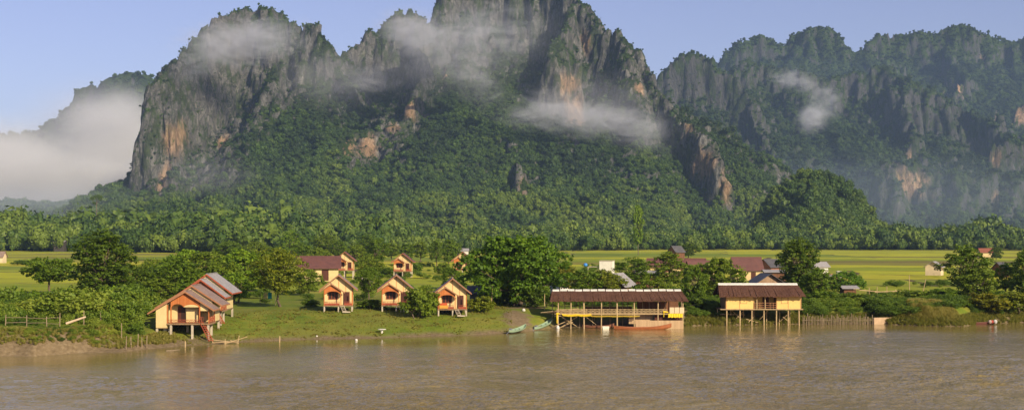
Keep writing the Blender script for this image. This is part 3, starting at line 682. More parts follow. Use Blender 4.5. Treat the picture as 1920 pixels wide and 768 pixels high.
# ================================================================ building materials
def plaster(name, c, seam=1.2, dark=0.82):
    if name in MATS: return MATS[name]
    m, nt, out = newmat(name); P = nt.obj()
    f = nt.noise(P, 0.9, 5, 0.65); g = nt.noise(nt.scalev(P, (6, 6, 1.0)), 2.0, 3)
    col = nt.ramp(f, [(0.3, tuple(v * dark for v in c)), (0.65, c)])
    col = nt.mix(nt.mapr(g, 0.5, 0.75, 0, 0.22), col, tuple(v * 0.55 for v in c))
    s = nt.add('ShaderNodeSeparateXYZ', Vector=P)
    st = nt.mapr(s.outputs[2], 0.4, 1.4, 0.45, 0.0)
    col = nt.mix(nt.math('MULTIPLY', st, nt.mapr(f, 0.4, 0.6, 0, 1)), col, tuple(v * 0.45 for v in c))
    b = nt.add('ShaderNodeBsdfPrincipled', Base_Color=col, Roughness=0.85); b.inputs['Specular IOR Level'].default_value = 0.2
    nt.l.new(b.outputs[0], out.inputs[0]); MATS[name] = m; return m
def planks(name, c, c2, w=0.16, axis=0, rough=0.75, gap=0.06):
    """boards with dark joints, w wide, counted along axis"""
    if name in MATS: return MATS[name]
    m, nt, out = newmat(name); P = nt.obj()
    s = nt.add('ShaderNodeSeparateXYZ', Vector=P)
    u = nt.math('DIVIDE', s.outputs[axis], w); fr = nt.math('FRACT', u); fl = nt.math('FLOOR', u)
    wn_ = nt.add('ShaderNodeTexWhiteNoise', {'noise_dimensions': '1D'}, W=fl).outputs[0]
    sc = [1.2, 1.2, 1.2]; sc[axis] = 8.0
    f = nt.noise(nt.scalev(P, tuple(sc)), 1.4, 4, 0.7)
    col = nt.ramp(nt.math('ADD', nt.math('MULTIPLY', f, 0.6), nt.math('MULTIPLY', wn_, 0.4)), [(0.3, c), (0.7, c2)])
    j = nt.math('LESS_THAN', fr, gap)
    col = nt.mix(j, col, tuple(v * 0.3 for v in c))
    b = nt.add('ShaderNodeBsdfPrincipled', Base_Color=col, Roughness=rough); b.inputs['Specular IOR Level'].default_value = 0.25
    nt.l.new(b.outputs[0], out.inputs[0]); MATS[name] = m; return m
def tin(name, c, c2, rust=(0.20, 0.10, 0.05), axis=1, amt=0.4, rough=0.5):
    if name in MATS: return MATS[name]
    m, nt, out = newmat(name); P = nt.obj()
    f = nt.noise(P, 1.1, 5, 0.7); st = nt.noise(nt.add('ShaderNodeVectorMath', {'operation': 'ADD'}, i0=nt.scalev(P, (0.5, 7, 0.5) if axis == 1 else (7, 0.5, 0.5)), i1=nt.add('ShaderNodeObjectInfo').outputs['Location']).outputs[0], 1.2, 3)
    col = nt.ramp(f, [(0.3, c), (0.7, c2)]); col = nt.mix(nt.mapr(st, 0.52, 0.72, 0, amt), col, rust)
    s = nt.add('ShaderNodeSeparateXYZ', Vector=P)
    wv = nt.math('SINE', nt.math('MULTIPLY', s.outputs[axis], 26.0))
    bp = nt.add('ShaderNodeBump', Strength=0.6, Distance=0.04, Height=wv)
    b = nt.add('ShaderNodeBsdfPrincipled', Base_Color=col, Roughness=rough, Normal=bp.outputs[0]); b.inputs['Specular IOR Level'].default_value = 0.35
    nt.l.new(b.outputs[0], out.inputs[0]); MATS[name] = m; return m
CREAM = plaster('cream_wall', (0.64, 0.49, 0.235))
YELLOW = plaster('yellow_wall', (0.74, 0.50, 0.17))
ORANGE = planks('orange_boards', (0.38, 0.115, 0.03), (0.50, 0.17, 0.05), 0.15)
REDW = simple('red_timber', (0.36, 0.085, 0.035), (0.24, 0.05, 0.025), 3, 0.6)
BROWNW = planks('brown_boards', (0.17, 0.075, 0.035), (0.10, 0.045, 0.022), 0.14)
DARKW = simple('dark_opening', (0.030, 0.016, 0.011), (0.045, 0.022, 0.014), 2, 0.35)
DOORM = planks('door_boards', (0.10, 0.032, 0.018), (0.065, 0.022, 0.014), 0.14)
CONC = simple('concrete', (0.50, 0.42, 0.31), (0.33, 0.28, 0.21), 1.6, 0.9)
ROOFT = tin('tan_roof', (0.30, 0.215, 0.17), (0.19, 0.13, 0.105), (0.22, 0.13, 0.08))
ROOFG = tin('grey_roof', (0.34, 0.32, 0.31), (0.24, 0.225, 0.22), (0.26, 0.19, 0.15), amt=0.3)
ROOFM = tin('maroon_roof', (0.15, 0.060, 0.045), (0.095, 0.040, 0.034), (0.22, 0.14, 0.11), amt=0.25)
ROOFD = tin('slate_roof', (0.10, 0.094, 0.094), (0.060, 0.056, 0.058), (0.2, 0.18, 0.17), amt=0.3)
WHITE = simple('white_paint', (0.72, 0.68, 0.60), (0.52, 0.48, 0.42), 2, 0.6)
BAMBOO = simple('bamboo', (0.52, 0.38, 0.20), (0.33, 0.23, 0.12), 2.5, 0.6, (1, 1, 0.6))
BAMBOOD = simple('weathered_bamboo', (0.32, 0.24, 0.15), (0.18, 0.13, 0.08), 2.5, 0.8)
WOVEN = planks('woven_panel', (0.50, 0.34, 0.19), (0.38, 0.25, 0.135), 0.11)
TRIM = simple('tan_trim', (0.36, 0.17, 0.08), (0.25, 0.11, 0.055), 3, 0.7)
DECKM = planks('deck_boards', (0.30, 0.19, 0.10), (0.20, 0.12, 0.065), 0.15)
YCLOTH = simple('yellow_cloth', (0.80, 0.58, 0.02), (0.62, 0.40, 0.015), 4, 0.7)
m, nt, out = newmat('thatch')
P = nt.obj(); f = nt.noise(nt.scalev(P, (7, 1.4, 1.4)), 2.2, 5, 0.75); f2 = nt.noise(P, 0.7, 4, 0.6); s_ = nt.add('ShaderNodeSeparateXYZ', Vector=P)
col = nt.ramp(f, [(0.28, (0.045, 0.020, 0.013)), (0.5, (0.105, 0.050, 0.032)), (0.75, (0.19, 0.105, 0.07))])
col = nt.mix(nt.mapr(f2, 0.45, 0.65, 0, 0.5), col, (0.060, 0.028, 0.020))
b = nt.add('ShaderNodeBsdfPrincipled', Base_Color=col, Roughness=0.95); b.inputs['Specular IOR Level'].default_value = 0.1
bp = nt.add('ShaderNodeBump', Strength=1.0, Distance=0.12, Height=f); nt.l.new(bp.outputs[0], b.inputs['Normal'])
nt.l.new(b.outputs[0], out.inputs[0]); THATCH = m

def roof_tier(parent, name, roofm, fasc, pk, l, r, y0, y1, th=0.06, board=0.17):
    """two sloping sheets with barge boards at the front; pk, l, r = (x, z)"""
    mb = MB()
    for e in (l, r):
        mb.slab([(pk[0], y0, pk[1]), (e[0], y0, e[1]), (e[0], y1, e[1]), (pk[0], y1, pk[1])], (0, 0, th))
    ro = mb.build(name, roofm, parent)
    fb = MB()
    for e in (l, r):
        dx, dz = e[0] - pk[0], e[1] - pk[1]
        fb.slab([(pk[0], y0 - .05, pk[1] + th), (e[0] + .02 * (1 if dx > 0 else -1), y0 - .05, e[1] + th), (e[0], y0 - .05, e[1] + th - board), (pk[0], y0 - .05, pk[1] + th - board)], (0, 0.045, 0))
        fb.box(min(e[0], e[0] + (.04 if dx > 0 else -.04)), max(e[0], e[0] + (.04 if dx > 0 else -.04)), y0, y1, e[1] - board * .5, e[1] + th + .004)
    fb.build('fascia', fasc, ro)
    MB().box(pk[0] - .12, pk[0] + .12, y0 - .03, y1 + .03, pk[1] + th - .03, pk[1] + th + .05).build('ridge_cap', roofm, ro)
    return ro
def zline(pk, l, r, x):
    return pk[1] + (l[1] - pk[1]) * (pk[0] - x) / (pk[0] - l[0]) if x < pk[0] else pk[1] + (r[1] - pk[1]) * (x - pk[0]) / (r[0] - pk[0])
def gable(mb, pk, l, r, x0, x1, zb, y, th, arch=None, drop=0.02):
    """wall under the two roof lines, with an optional arch (xa, xb, spring) cut from its foot"""
    pts = [(x0, y, zb)]
    if arch:
        xa, xb, zs = arch; n = 10
        pts.append((xa, y, zb))
        for i in range(n + 1):
            t = math.pi * i / n
            pts.append(((xa + xb) / 2 - (xb - xa) / 2 * math.cos(t), y, zb + zs * math.sin(t)))
        pts.append((xb, y, zb))
    pts.append((x1, y, zb)); pts.append((x1, y, zline(pk, l, r, x1) - drop))
    if x0 < pk[0] < x1: pts.append((pk[0], y, pk[1] - drop))
    pts.append((x0, y, zline(pk, l, r, x0) - drop))
    out_ = []
    for p in pts:
        if not out_ or (Vector(p) - Vector(out_[-1])).length > 1e-3: out_.append(p)
    mb.slab(out_, (0, th, 0))
    return mb
def railing(mb, a, b_, z0, z1, n, t=0.035, cross=False):
    a, b_ = Vector(a), Vector(b_)
    for z in (z0 + .12, z1): mb.bar((a.x, a.y, z), (b_.x, b_.y, z), t)
    for i in range(n + 1):
        p = a.lerp(b_, i / n); mb.bar((p.x, p.y, z0), (p.x, p.y, z1), t * .8)
        if cross and i < n:
            q = a.lerp(b_, (i + 1) / n)
            mb.bar((p.x, p.y, z0 + .12), (q.x, q.y, z1), t * .7).bar((p.x, p.y, z1), (q.x, q.y, z0 + .12), t * .7)
def window(parent, x0, x1, z0, z1, y, frame=None, pane=None, mull=1):
    frame = frame or REDW; mb = MB(); t = .07
    mb.box(x0, x1, y - .05, y, z0, z0 + t).box(x0, x1, y - .05, y, z1 - t, z1)
    for i in range(mull + 2):
        c = x0 + t / 2 + (x1 - x0 - t) * i / (mull + 1); mb.box(c - t / 2, c + t / 2, y - .051, y - .001, z0 + t, z1 - t)
    wd = mb.build('window', frame, parent)
    MB().box(x0 + t * .5, x1 - t * .5, y - .025, y - .004, z0 + t * .5, z1 - t * .5).build('pane', pane or DARKW, wd)
    return wd

# ================================================================ small bungalow on stilts (front faces the river)
def bungalow(loc, zf, label, group, roofm=None, fasc=None, name='bungalow', stairs=True, rz=0.0):
    roofm = roofm or ROOFT; fasc = fasc or TRIM
    e = empty(name, loc, rz, label, 'bungalow', group)
    W = 2.25; D = 4.6
    pk, l, r = (0.05, zf + 4.55), (-2.9, zf + 2.30), (2.95, zf + 2.25)
    pp, pl, pr = (-1.05, zf + 3.25), (-2.95, zf + 2.05), (1.0, zf + 1.95)
    mb = MB(); gable(mb, pk, l, r, -W, W, zf, 0, .1); gable(mb, pk, l, r, -W, W, zf, D, .1)
    mb.box(-W, -W + .1, .1, D, zf, zf + 2.75).box(W - .1, W, .1, D, zf, zf + 2.75)
    wl = mb.build('wall', CREAM, e)
    for x in (-1.2, .05, 1.15): MB().box(x - .03, x + .03, -.035, -.002, zf + (2.37 if x < 1 else 0.0), zline(pk, l, r, x) - .1).build('batten', ORANGE, wl)
    MB().box(-W, -W + .12, -.04, -.002, zf, zf + 2.5).build('corner_post', ORANGE, wl); MB().box(W - .12, W, -.04, -.002, zf, zf + 2.5).build('corner_post', ORANGE, wl)
    roof_tier(e, 'roof', roofm, fasc, pk, l, r, -.65, D + .4)
    roof_tier(e, 'porch_roof', roofm, fasc, pp, pl, pr, -1.5, -.64)
    mb = MB(); gable(mb, pp, pl, pr, -2.2, .45, zf + 1.72, -1.22, .06, arch=(-1.85, .25, .42)); mb.build('gable_panel', ORANGE, e)
    for x in (-2.15, .42, 2.15): MB().box(x - .06, x + .06, -1.2, -1.08, zf, zf + (1.74 if x < 1 else 2.0)).build('porch_post', ORANGE, e)
    window(e, -1.55, -.05, zf + .85, zf + 2.05, -.02, mull=2)
    MB().box(-2.12, -1.7, -1.12, -1.06, zf + .1, zf + 1.72).build('side_panel', CREAM, e)
    dr = MB().box(.75, 1.75, -.05, -.003, zf + .05, zf + 2.0).build('door', DOORM, e)
    MB().box(1.2, 1.27, -.058, -.052, zf + .1, zf + 1.95).build('door_gap_shade', DARKW, dr)  # dark strip painted for the shade between the door leaves
    MB().box(-W - .05, W + .05, -1.25, 0, zf - .14, zf).box(-W, W, .0, D, zf - .13, zf - .01).build('deck', DECKM, e)
    mb = MB(); railing(mb, (-2.1, -1.18), (.2, -1.18), zf, zf + .55, 9, .03); railing(mb, (.95, -1.18), (2.1, -1.18), zf, zf + .55, 5, .03)
    mb.box(-2.1, .2, -1.165, -1.14, zf + .02, zf + .34).box(.95, 2.1, -1.165, -1.14, zf + .02, zf + .34)
    mb.build('railing', REDW, e)
    for x in (-W + .12, .05, W - .12):
        for y in (-1.05, 2.0, D - .1): MB().box(x - .11, x + .11, y - .11, y + .11, -.5, zf - .14).build('stilt', CONC, e)
    if stairs:
        mb = MB()
        for sx in (.32, .86): mb.bar((sx, -1.25, zf - .05), (sx + .45, -2.3, 0.0), .05)
        for i in range(4):
            t = (i + .5) / 4; mb.box(.32 + .45 * t, .86 + .45 * t, -1.25 - 1.05 * t - .1, -1.25 - 1.05 * t + .1, (zf - .05) * (1 - t), (zf - .05) * (1 - t) + .05)
        mb.box(.7, 1.9, -2.9, -2.3, -.05, .1)
        mb.build('steps', CONC, e)
    return e
def at_ground(px, d, dz=0.0):
    x = wx(px, d); return (x, d, float(ground_z(x, d)) + dz)
GB = 'small bungalows in the row along the lawn'
b1 = bungalow(at_ground(634.5, 186), .95, 'orange and cream stilt bungalow left of its twins, nearest the leaning tree', GB)
b2 = bungalow(at_ground(742.5, 187), .92, 'orange and cream stilt bungalow with a leafy bush covering its right corner', GB)
b3 = bungalow(at_ground(848, 184), .95, 'orange and cream stilt bungalow with ochre cloth on its rail near the big tree', GB)
GC = 'bungalows on tall stilts farther from the river'
RB = planks('brown_roof_edge', (0.36, 0.15, 0.08), (0.27, 0.10, 0.055))
c1 = bungalow(at_ground(646, 322, 0.3), 1.9, 'far stilt bungalow joined to the long maroon roof', GC, ROOFM, RB, stairs=False)
c1.rotation_euler = (0, 0, R(4))
c2 = bungalow(at_ground(755, 330), 1.65, 'far bungalow on tall white stilts in open grass', GC, ROOFM, RB, stairs=False)
c3 = bungalow(at_ground(867, 335, .2), 1.65, 'far bungalow peeking out behind the crown of the big tree', GC, ROOFM, RB, stairs=False)
for q_, a_ in ((b1, 6), (b2, 5), (b3, 4)): q_.scale = (.93, .92, .95); q_.rotation_euler = (0, 0, R(a_))
# cloths on the rails
tag(MB().box(-.62, .62, -.02, .02, -.22, .22).build('cloth', simple('ochre_cloth', (0.62, 0.33, 0.05), (0.5, 0.22, 0.04)), None, (b3.location.x - 1.16, b3.location.y - 1.26, b3.location.z + 1.22)), 'ochre cloth draped on the porch rail of the bungalow by the big tree', 'cloth')
tag(MB().box(-.5, .5, -.02, .02, -.16, .16).build('cloth', simple('red_cloth', (0.55, 0.10, 0.03), (0.4, 0.07, 0.03)), None, (b3.location.x - 1.16, b3.location.y - 1.25, b3.location.z + 1.60)), 'red cloth above the ochre one on the bungalow porch by the big tree', 'cloth')

# ================================================================ the two larger bungalows receding at the left
def big_bungalow(loc, label, zf, roofm, fasc, ext=1.0, name='bungalow', groundz=0.0, depth=7.2):
    """origin = foot of the left wall at the front"""
    e = empty(name, loc, 0, label, 'bungalow', 'larger bungalows standing one behind the other at the river edge')
    g = groundz
    fp, fl, fr = (3.9, zf + 4.05), (-1.0, zf + 1.25), (7.7, zf + 1.65)
    bp_, bl, br_ = (3.9, zf + 4.65), (-1.0, zf + 1.75), (7.95, zf + 2.05)
    y1, y2 = 3.0, depth
    roof_tier(e, 'porch_roof', roofm, fasc, fp, fl, fr, -.32, y1 - .02, board=.22)
    roof_tier(e, 'roof', roofm, fasc, bp_, bl, br_, y1, y2 + .4, board=.22)
    mb = MB(); gable(mb, bp_, bl, br_, .05, 6.6, zf - .1, y1 + .25, .1); gable(mb, bp_, bl, br_, .05, 6.6, zf - .1, y2, .1)
    gable(mb, fp, fl, fr, 0, 1.42, zf - .62, 0, .1)
    mb.box(0, .1, .1, y2, zf - .62, zf + 1.75).box(6.5, 6.6, y1 + .35, y2, zf - .1, zf + 2.4).box(1.32, 1.42, .1, 1.3, zf - .6, zf + 2.3)
    gable(mb, fp, fl, fr, 1.42, 5.35, zf, 1.3, .08); gable(mb, fp, fl, fr, 5.82, 6.85, zf + 1.55, .08, .07)
    wl = mb.build('wall', CREAM, e)
    mb = MB(); gable(mb, fp, fl, fr, 1.92, 5.75, zf + 2.05, .06, .07, arch=(2.1, 3.55, .38)); mb.build('gable_panel', ORANGE, e)
    # second arch: side pieces
    mb = MB(); n = 10; pts = [(3.62, .045, zf + 2.05)]
    for i in range(n + 1):
        t = math.pi * i / n; pts.append((4.62 - .95 * math.cos(t), .045, zf + 2.03 + .32 * math.sin(t)))
    mb.slab([(p[0], .035, p[2]) for p in pts[1:]], (0, .02, 0)); mb.build('arch_panel', CREAM, e)
    MB().box(3.72, 5.25, .95, 1.0, zf + .05, zf + 2.2).build('arch_panel', CREAM, e)
    for x in (1.48, 1.96, 5.72): MB().box(x - .07, x + .07, 0, .13, zf - .2, zf + (2.05 if x > 1.6 else 2.3)).build('porch_post', ORANGE, e)
    dr = MB().box(2.55, 3.5, 1.22, 1.28, zf + .02, zf + 2.1).build('door', DOORM, e)
    MB().box(3.02, 3.48, 1.19, 1.215, zf + .06, zf + 2.05).build('door_gap_shade', DARKW, dr)  # dark panel stands in for the shade inside the door
    MB().box(5.3, 5.62, 1.1, 1.25, zf, zf + 2.1).build('gap_shade', DARKW, e)  # solid dark panel standing in for the shaded gap beside the post
    MB().box(1.45, 7.1, -.1, y1 + .25, zf - .22, zf - .05).box(.1, 6.6, y1 + .25, y2, zf - .25, zf - .1).box(.05, 1.42, .05, y1 + .2, zf - .72, zf - .62).build('deck', DECKM, e)
    mb = MB(); railing(mb, (1.6, -.02), (5.7, -.02), zf - .05, zf + .42, 8, .028, True); railing(mb, (5.75, -.02), (6.2, -.02), zf - .05, zf + .75, 2, .03)
    railing(mb, (7.0, .2), (7.0, y1), zf - .05, zf + .75, 6, .03, True)
    mb.build('railing', REDW, e)
    for x, y in ((.12, .12), (1.95, .12), (4.75, .12), (6.85, .12), (.12, 3.2), (3.3, 3.2), (6.5, 3.2), (.12, y2), (3.3, y2), (6.5, y2), (1.0, 1.6)):
        MB().box(x - .13, x + .13, y - .13, y + .13, g - .8, zf - (.72 if x < 1.5 and y < 3 else .22)).build('stilt', CONC, e)
    for x, y in ((6.9, .2), (6.9, y1 + .1)): MB().box(x - .06, x + .06, y - .06, y + .06, zf - .05, zline(fp, fl, fr, x) - .05).build('porch_post', ORANGE, e)
    mb = MB(); n = 9
    a0, a1 = Vector((5.85, -.1, zf - .08)), Vector((7.35, -1.5, g))
    for o_ in (0, .62): mb.bar(a0 + Vector((o_ * .7, o_ * .7, 0)), a1 + Vector((o_ * .7, o_ * .7, 0)), .055)
    for i in range(n):
        p = a0.lerp(a1, (i + .5) / n); mb.bar(p, p + Vector((.43, .43, 0)), .045)
    mb.bar(a0 + Vector((0, 0, .7)), a1 + Vector((0, 0, .7)), .03).bar(a1, a1 + Vector((0, 0, .75)), .035)
    mb.build('stairs', REDW, e)
    return e
x1_ = wx(294, 160)
h1 = big_bungalow((x1_, 159.6, 0.35), 'large cream and orange stilt bungalow nearest the water, stairs down to the river', 2.25, ROOFT, TRIM)
h1.scale = (.95, 1, .97)
xb = wx(385, 169) - 3.9
h2 = big_bungalow((xb, 169.0, float(ground_z(xb + 5, 171)) + .1), 'large bungalow with red roof edges and grey sheets behind the waterside one', 1.65, ROOFG, REDW, depth=8.5)
h2.scale = (.86, 1, 1)
# clutter under the first house
for i, (dx, dy, s_) in enumerate(((.75, 1.2, .5), (1.35, 1.4, .42))):
    mb = MB(); mb.bar((0, 0, 0), (0, 0, s_ * 1.7), s_ * .42, s_ * .5, 12).bar((0, 0, s_ * 1.7), (0, 0, s_ * 1.95), s_ * .5, s_ * .3, 12)
    x, y = x1_ + dx, 159.6 + dy
    tag(mb.build('jar', WHITE, None, (x, y, float(ground_z(x, y)) - .03)), ('larger' if i == 0 else 'smaller') + ' pale storage jar between the stilts of the waterside bungalow', 'jar')

# ================================================================ thatched riverside restaurant
def restaurant():
    ox, oy = wx(1030, 185), 185.0
    e = empty('restaurant', (ox, oy, 0), 0, 'long open bamboo restaurant with brown thatch roof standing over the water', 'restaurant')
    px = lambda p: (p - 1030) * 185 / F
    L0, L1 = px(1031), px(1290)
    zr = 5.30; ze = 3.95; zd = 2.15
    # thatch: rows of panels with ragged foot
    mb = MB(); r = random.Random(4); nseg = 17
    for side in (0, 1):
        for k in range(nseg):
            xa = L0 + (L1 - L0) * k / nseg; xb2 = L0 + (L1 - L0) * (k + 1) / nseg
            ra = px(1036) + (px(1281) - px(1036)) * k / nseg; rb = px(1036) + (px(1281) - px(1036)) * (k + 1) / nseg
            y_e = -.7 if side == 0 else 5.2; yr = 2.2; m_ = 6
            for j in range(m_):
                fa, fb = j / m_, (j + 1) / m_ ; dz = r.uniform(-.10, .04); lift = .012 * (k % 2)
                A = (xa + (xb2 - xa) * fa, y_e, ze + dz + lift); B_ = (xa + (xb2 - xa) * fb, y_e, ze + dz + lift)
                C_ = (ra + (rb - ra) * fb, yr, zr + lift); D_ = (ra + (rb - ra) * fa, yr, zr + lift)
                mb.slab([A, B_, C_, D_], (0, 0, .14))
    ro = mb.build('roof', THATCH, e)
    cap = MB()
    capz = zr + .15
    for k in range(nseg):
        a = px(1036) + (px(1281) - px(1036)) * (k + .06) / nseg; b_ = px(1036) + (px(1281) - px(1036)) * (k + .94) / nseg; j = r.uniform(-.02, .04)
        cap.slab([(a, 1.72, capz - .16 + j), (b_, 1.72, capz - .16 + j), (b_, 2.2, capz + .08 + j), (a, 2.2, capz + .08 + j)], (0, 0, .03))
        cap.slab([(a, 2.2, capz + .08 + j), (b_, 2.2, capz + .08 + j), (b_, 2.7, capz - .16 + j), (a, 2.7, capz - .16 + j)], (0, 0, .03))
    cap.build('ridge_cap', WHITE, ro)
    MB().box(px(1040), px(1282), -.2, 4.6, zd - .12, zd).build('deck', DECKM, e)
    MB().bar((px(1040), -.25, zd - .06), (px(1282), -.25, zd - .06), .09).bar((px(1040), -.22, zd - .34), (px(1200), -.22, zd - .30), .05).build('edge_beam', BAMBOO, e)
    MB().bar((L0 + .4, -.3, ze + .02), (L1 - .4, -.3, ze + .02), .06).bar((L0 + .4, 4.7, ze + .02), (L1 - .4, 4.7, ze + .02), .06).build('roof_beam', BAMBOO, e)
    fr = [1046, 1070, 1095, 1127, 1157, 1189, 1233, 1280]
    for i, p in enumerate(fr):
        x = px(p); MB().bar((x, -.25, -1.3), (x + r.uniform(-.06, .06), -.25, ze + .1), .105 if i in (2, 4) else .08).build('post', BAMBOO, e)
    for p in (1036, 1061, 1088, 1113, 1146, 1170, 1208, 1220, 1250, 1281):
        x = px(p); MB().bar((x, 2.2, -.9), (x + r.uniform(-.1, .1), 2.2, zr - .1 if p > 1050 else ze + .2), .06).build('post', BAMBOOD, e)
    for p in (1050, 1083, 1118, 1150, 1182, 1216, 1247, 1278):
        x = px(p); MB().bar((x, 4.6, -.4), (x, 4.6, ze + .05), .06).build('post', BAMBOOD, e)
    mb = MB(); railing(mb, (px(1044), -.3), (px(1250), -.3), zd, zd + .62, 26, .036, True)
    mb.bar((px(1044), -.3, zd + .34), (px(1250), -.3, zd + .36), .03)
    mb.build('railing', BAMBOO, e)
    mb = MB(); railing(mb, (px(1044), 4.5), (px(1280), 4.5), zd, zd + .8, 20, .035, True); mb.build('railing', BAMBOOD, e)
    mb = MB()
    for (a, b_) in (((1048, 1.9), (1085, .1)), ((1085, 1.8), (1050, .0)), ((1095, 1.9), (1118, .5)), ((1040, .3), (1070, 1.2)), ((1050, .1), (1075, .9))):
        mb.bar((px(a[0]), .3, a[1]), (px(b_[0]), .9, b_[1]), .05)
    mb.build('brace', BAMBOO, e)
    mb = MB().box(px(1191), px(1280), -.42, -.36, -.25, 1.18).build('lower_panel', WOVEN, e)
    MB().box(px(1180), px(1225), .9, .96, .6, 2.0).build('plank_wall', BROWNW if False else WOVEN, e)
    MB().box(px(1228), px(1279), .4, .46, 1.1, 2.0).build('plank_wall', DOORM, e)
    for k in range(3):
        MB().box(px(1255) + k * .72, px(1255) + k * .72 + .64, -.42, -.38, zd + .06, zd + .92).build('screen_panel', simple('pale_mat', (0.66, 0.52, 0.33), (0.54, 0.40, 0.24), 5), e)
    # dim back wall and bar inside
    MB().box(px(1200), px(1279), 4.2, 4.26, zd, zd + 1.5).build('back_wall', BROWNW, e)
    MB().box(px(1100), px(1190), 3.9, 4.2, zd, zd + .75).build('counter', BROWNW, e)
    # gangway poles at the left end
    mb = MB()
    for j in range(4): mb.bar((px(1014 + j * 4), .6 + j * .15, zd + .10 - j * .03), (px(1085 + j * 5), .4 + j * .2, zd + .72 - j * .16), .045)
    mb.build('gangway', BAMBOO, e)
    return e, px, zd
rest, rpx, zd = restaurant()
def at_rest(x, y, z): return (rest.location.x + x, rest.location.y + y, z)
r = random.Random(8)
# yellow bunting hung under the deck edge
mb = MB()
for k in range(22):
    x = rpx(1056) + (rpx(1108) - rpx(1056)) * k / 21; z = zd - .16 - .10 * math.sin(math.pi * ((k / 21 * 2) % 1)); mb.bar((x - .14, -.42, z + .13), (x + .03, -.44, z - .17), .11, .05, 7)
tag(mb.build('bunting', YCLOTH, None, at_rest(0, 0, 0)), 'thick string of bright yellow bunting under the restaurant deck edge', 'bunting')
mb = MB()
for k in range(40):
    x = rpx(1109) + (rpx(1198) - rpx(1109)) * k / 39; z = zd - .36 - .07 * math.sin(math.pi * ((k / 39 * 3) % 1)); mb.bar((x, -.34, z + .06), (x, -.34, z - .09), .05, .02, 5)
mb.bar((rpx(1109), -.34, zd - .3), (rpx(1198), -.34, zd - .32), .02)
tag(mb.build('bunting', YCLOTH, None, at_rest(0, 0, 0)), 'thin row of small yellow pennants below the middle of the restaurant deck', 'bunting')
mb = MB()
for k in range(7): mb.bar((rpx(1044), -.42, zd - .05 - k * .19), (rpx(1044) + .04, -.42, zd - .26 - k * .19), .16 - .012 * k, .10 - .01 * k, 8)
mb.bar((rpx(1043), -.42, zd + .02), (rpx(1049), -.42, zd - .02), .12, .1, 8)
tag(mb.build('yellow_cloth', YCLOTH, None, at_rest(0, 0, 0)), 'yellow cloth wound down the left corner post of the restaurant', 'cloth')
mb = MB(); n = 12
for k in range(n):
    xa = rpx(1252) + (rpx(1279) - rpx(1252)) * k / n; xb2 = rpx(1252) + (rpx(1279) - rpx(1252)) * (k + 1) / n; yo = -.50 - .05 * (k % 2)
    mb.slab([(xa, yo, zd - .58 + .05 * (k % 3)), (xb2, -.50 - .05 * ((k + 1) % 2), zd - .58 + .05 * ((k + 1) % 3)), (xb2, -.50 - .05 * ((k + 1) % 2), zd + .04), (xa, yo, zd + .04)], (0, .03, 0))
tag(mb.build('yellow_cloth', YCLOTH, None, at_rest(0, 0, 0)), 'broad yellow banner cloth hanging at the right end of the restaurant', 'cloth')
mb = MB(); mb.bar((rpx(1243), -.4, zd + .28), (rpx(1252), -.42, zd + .20), .14, .10, 8).bar((rpx(1244), -.4, zd + .2), (rpx(1244), -.4, zd - .5), .08, .03, 6)
tag(mb.build('yellow_cloth', YCLOTH, None, at_rest(0, 0, 0)), 'small knotted yellow cloth beside the pale screens of the restaurant', 'cloth')
# float hanging at the left corner
V0, F0 = ico(3)
V = V0 * np.array([.26, .26, .32]); V[:, 2] += .06 * np.sign(V0[:, 2]) * (np.abs(V0[:, 2]) > .8)
fl_ = link('float', mesh_from('float', V, F0, True), WHITE, None, at_rest(rpx(1045.5), -.75, .12)); tag(fl_, 'round white float at the water under the left corner post of the restaurant', 'float')

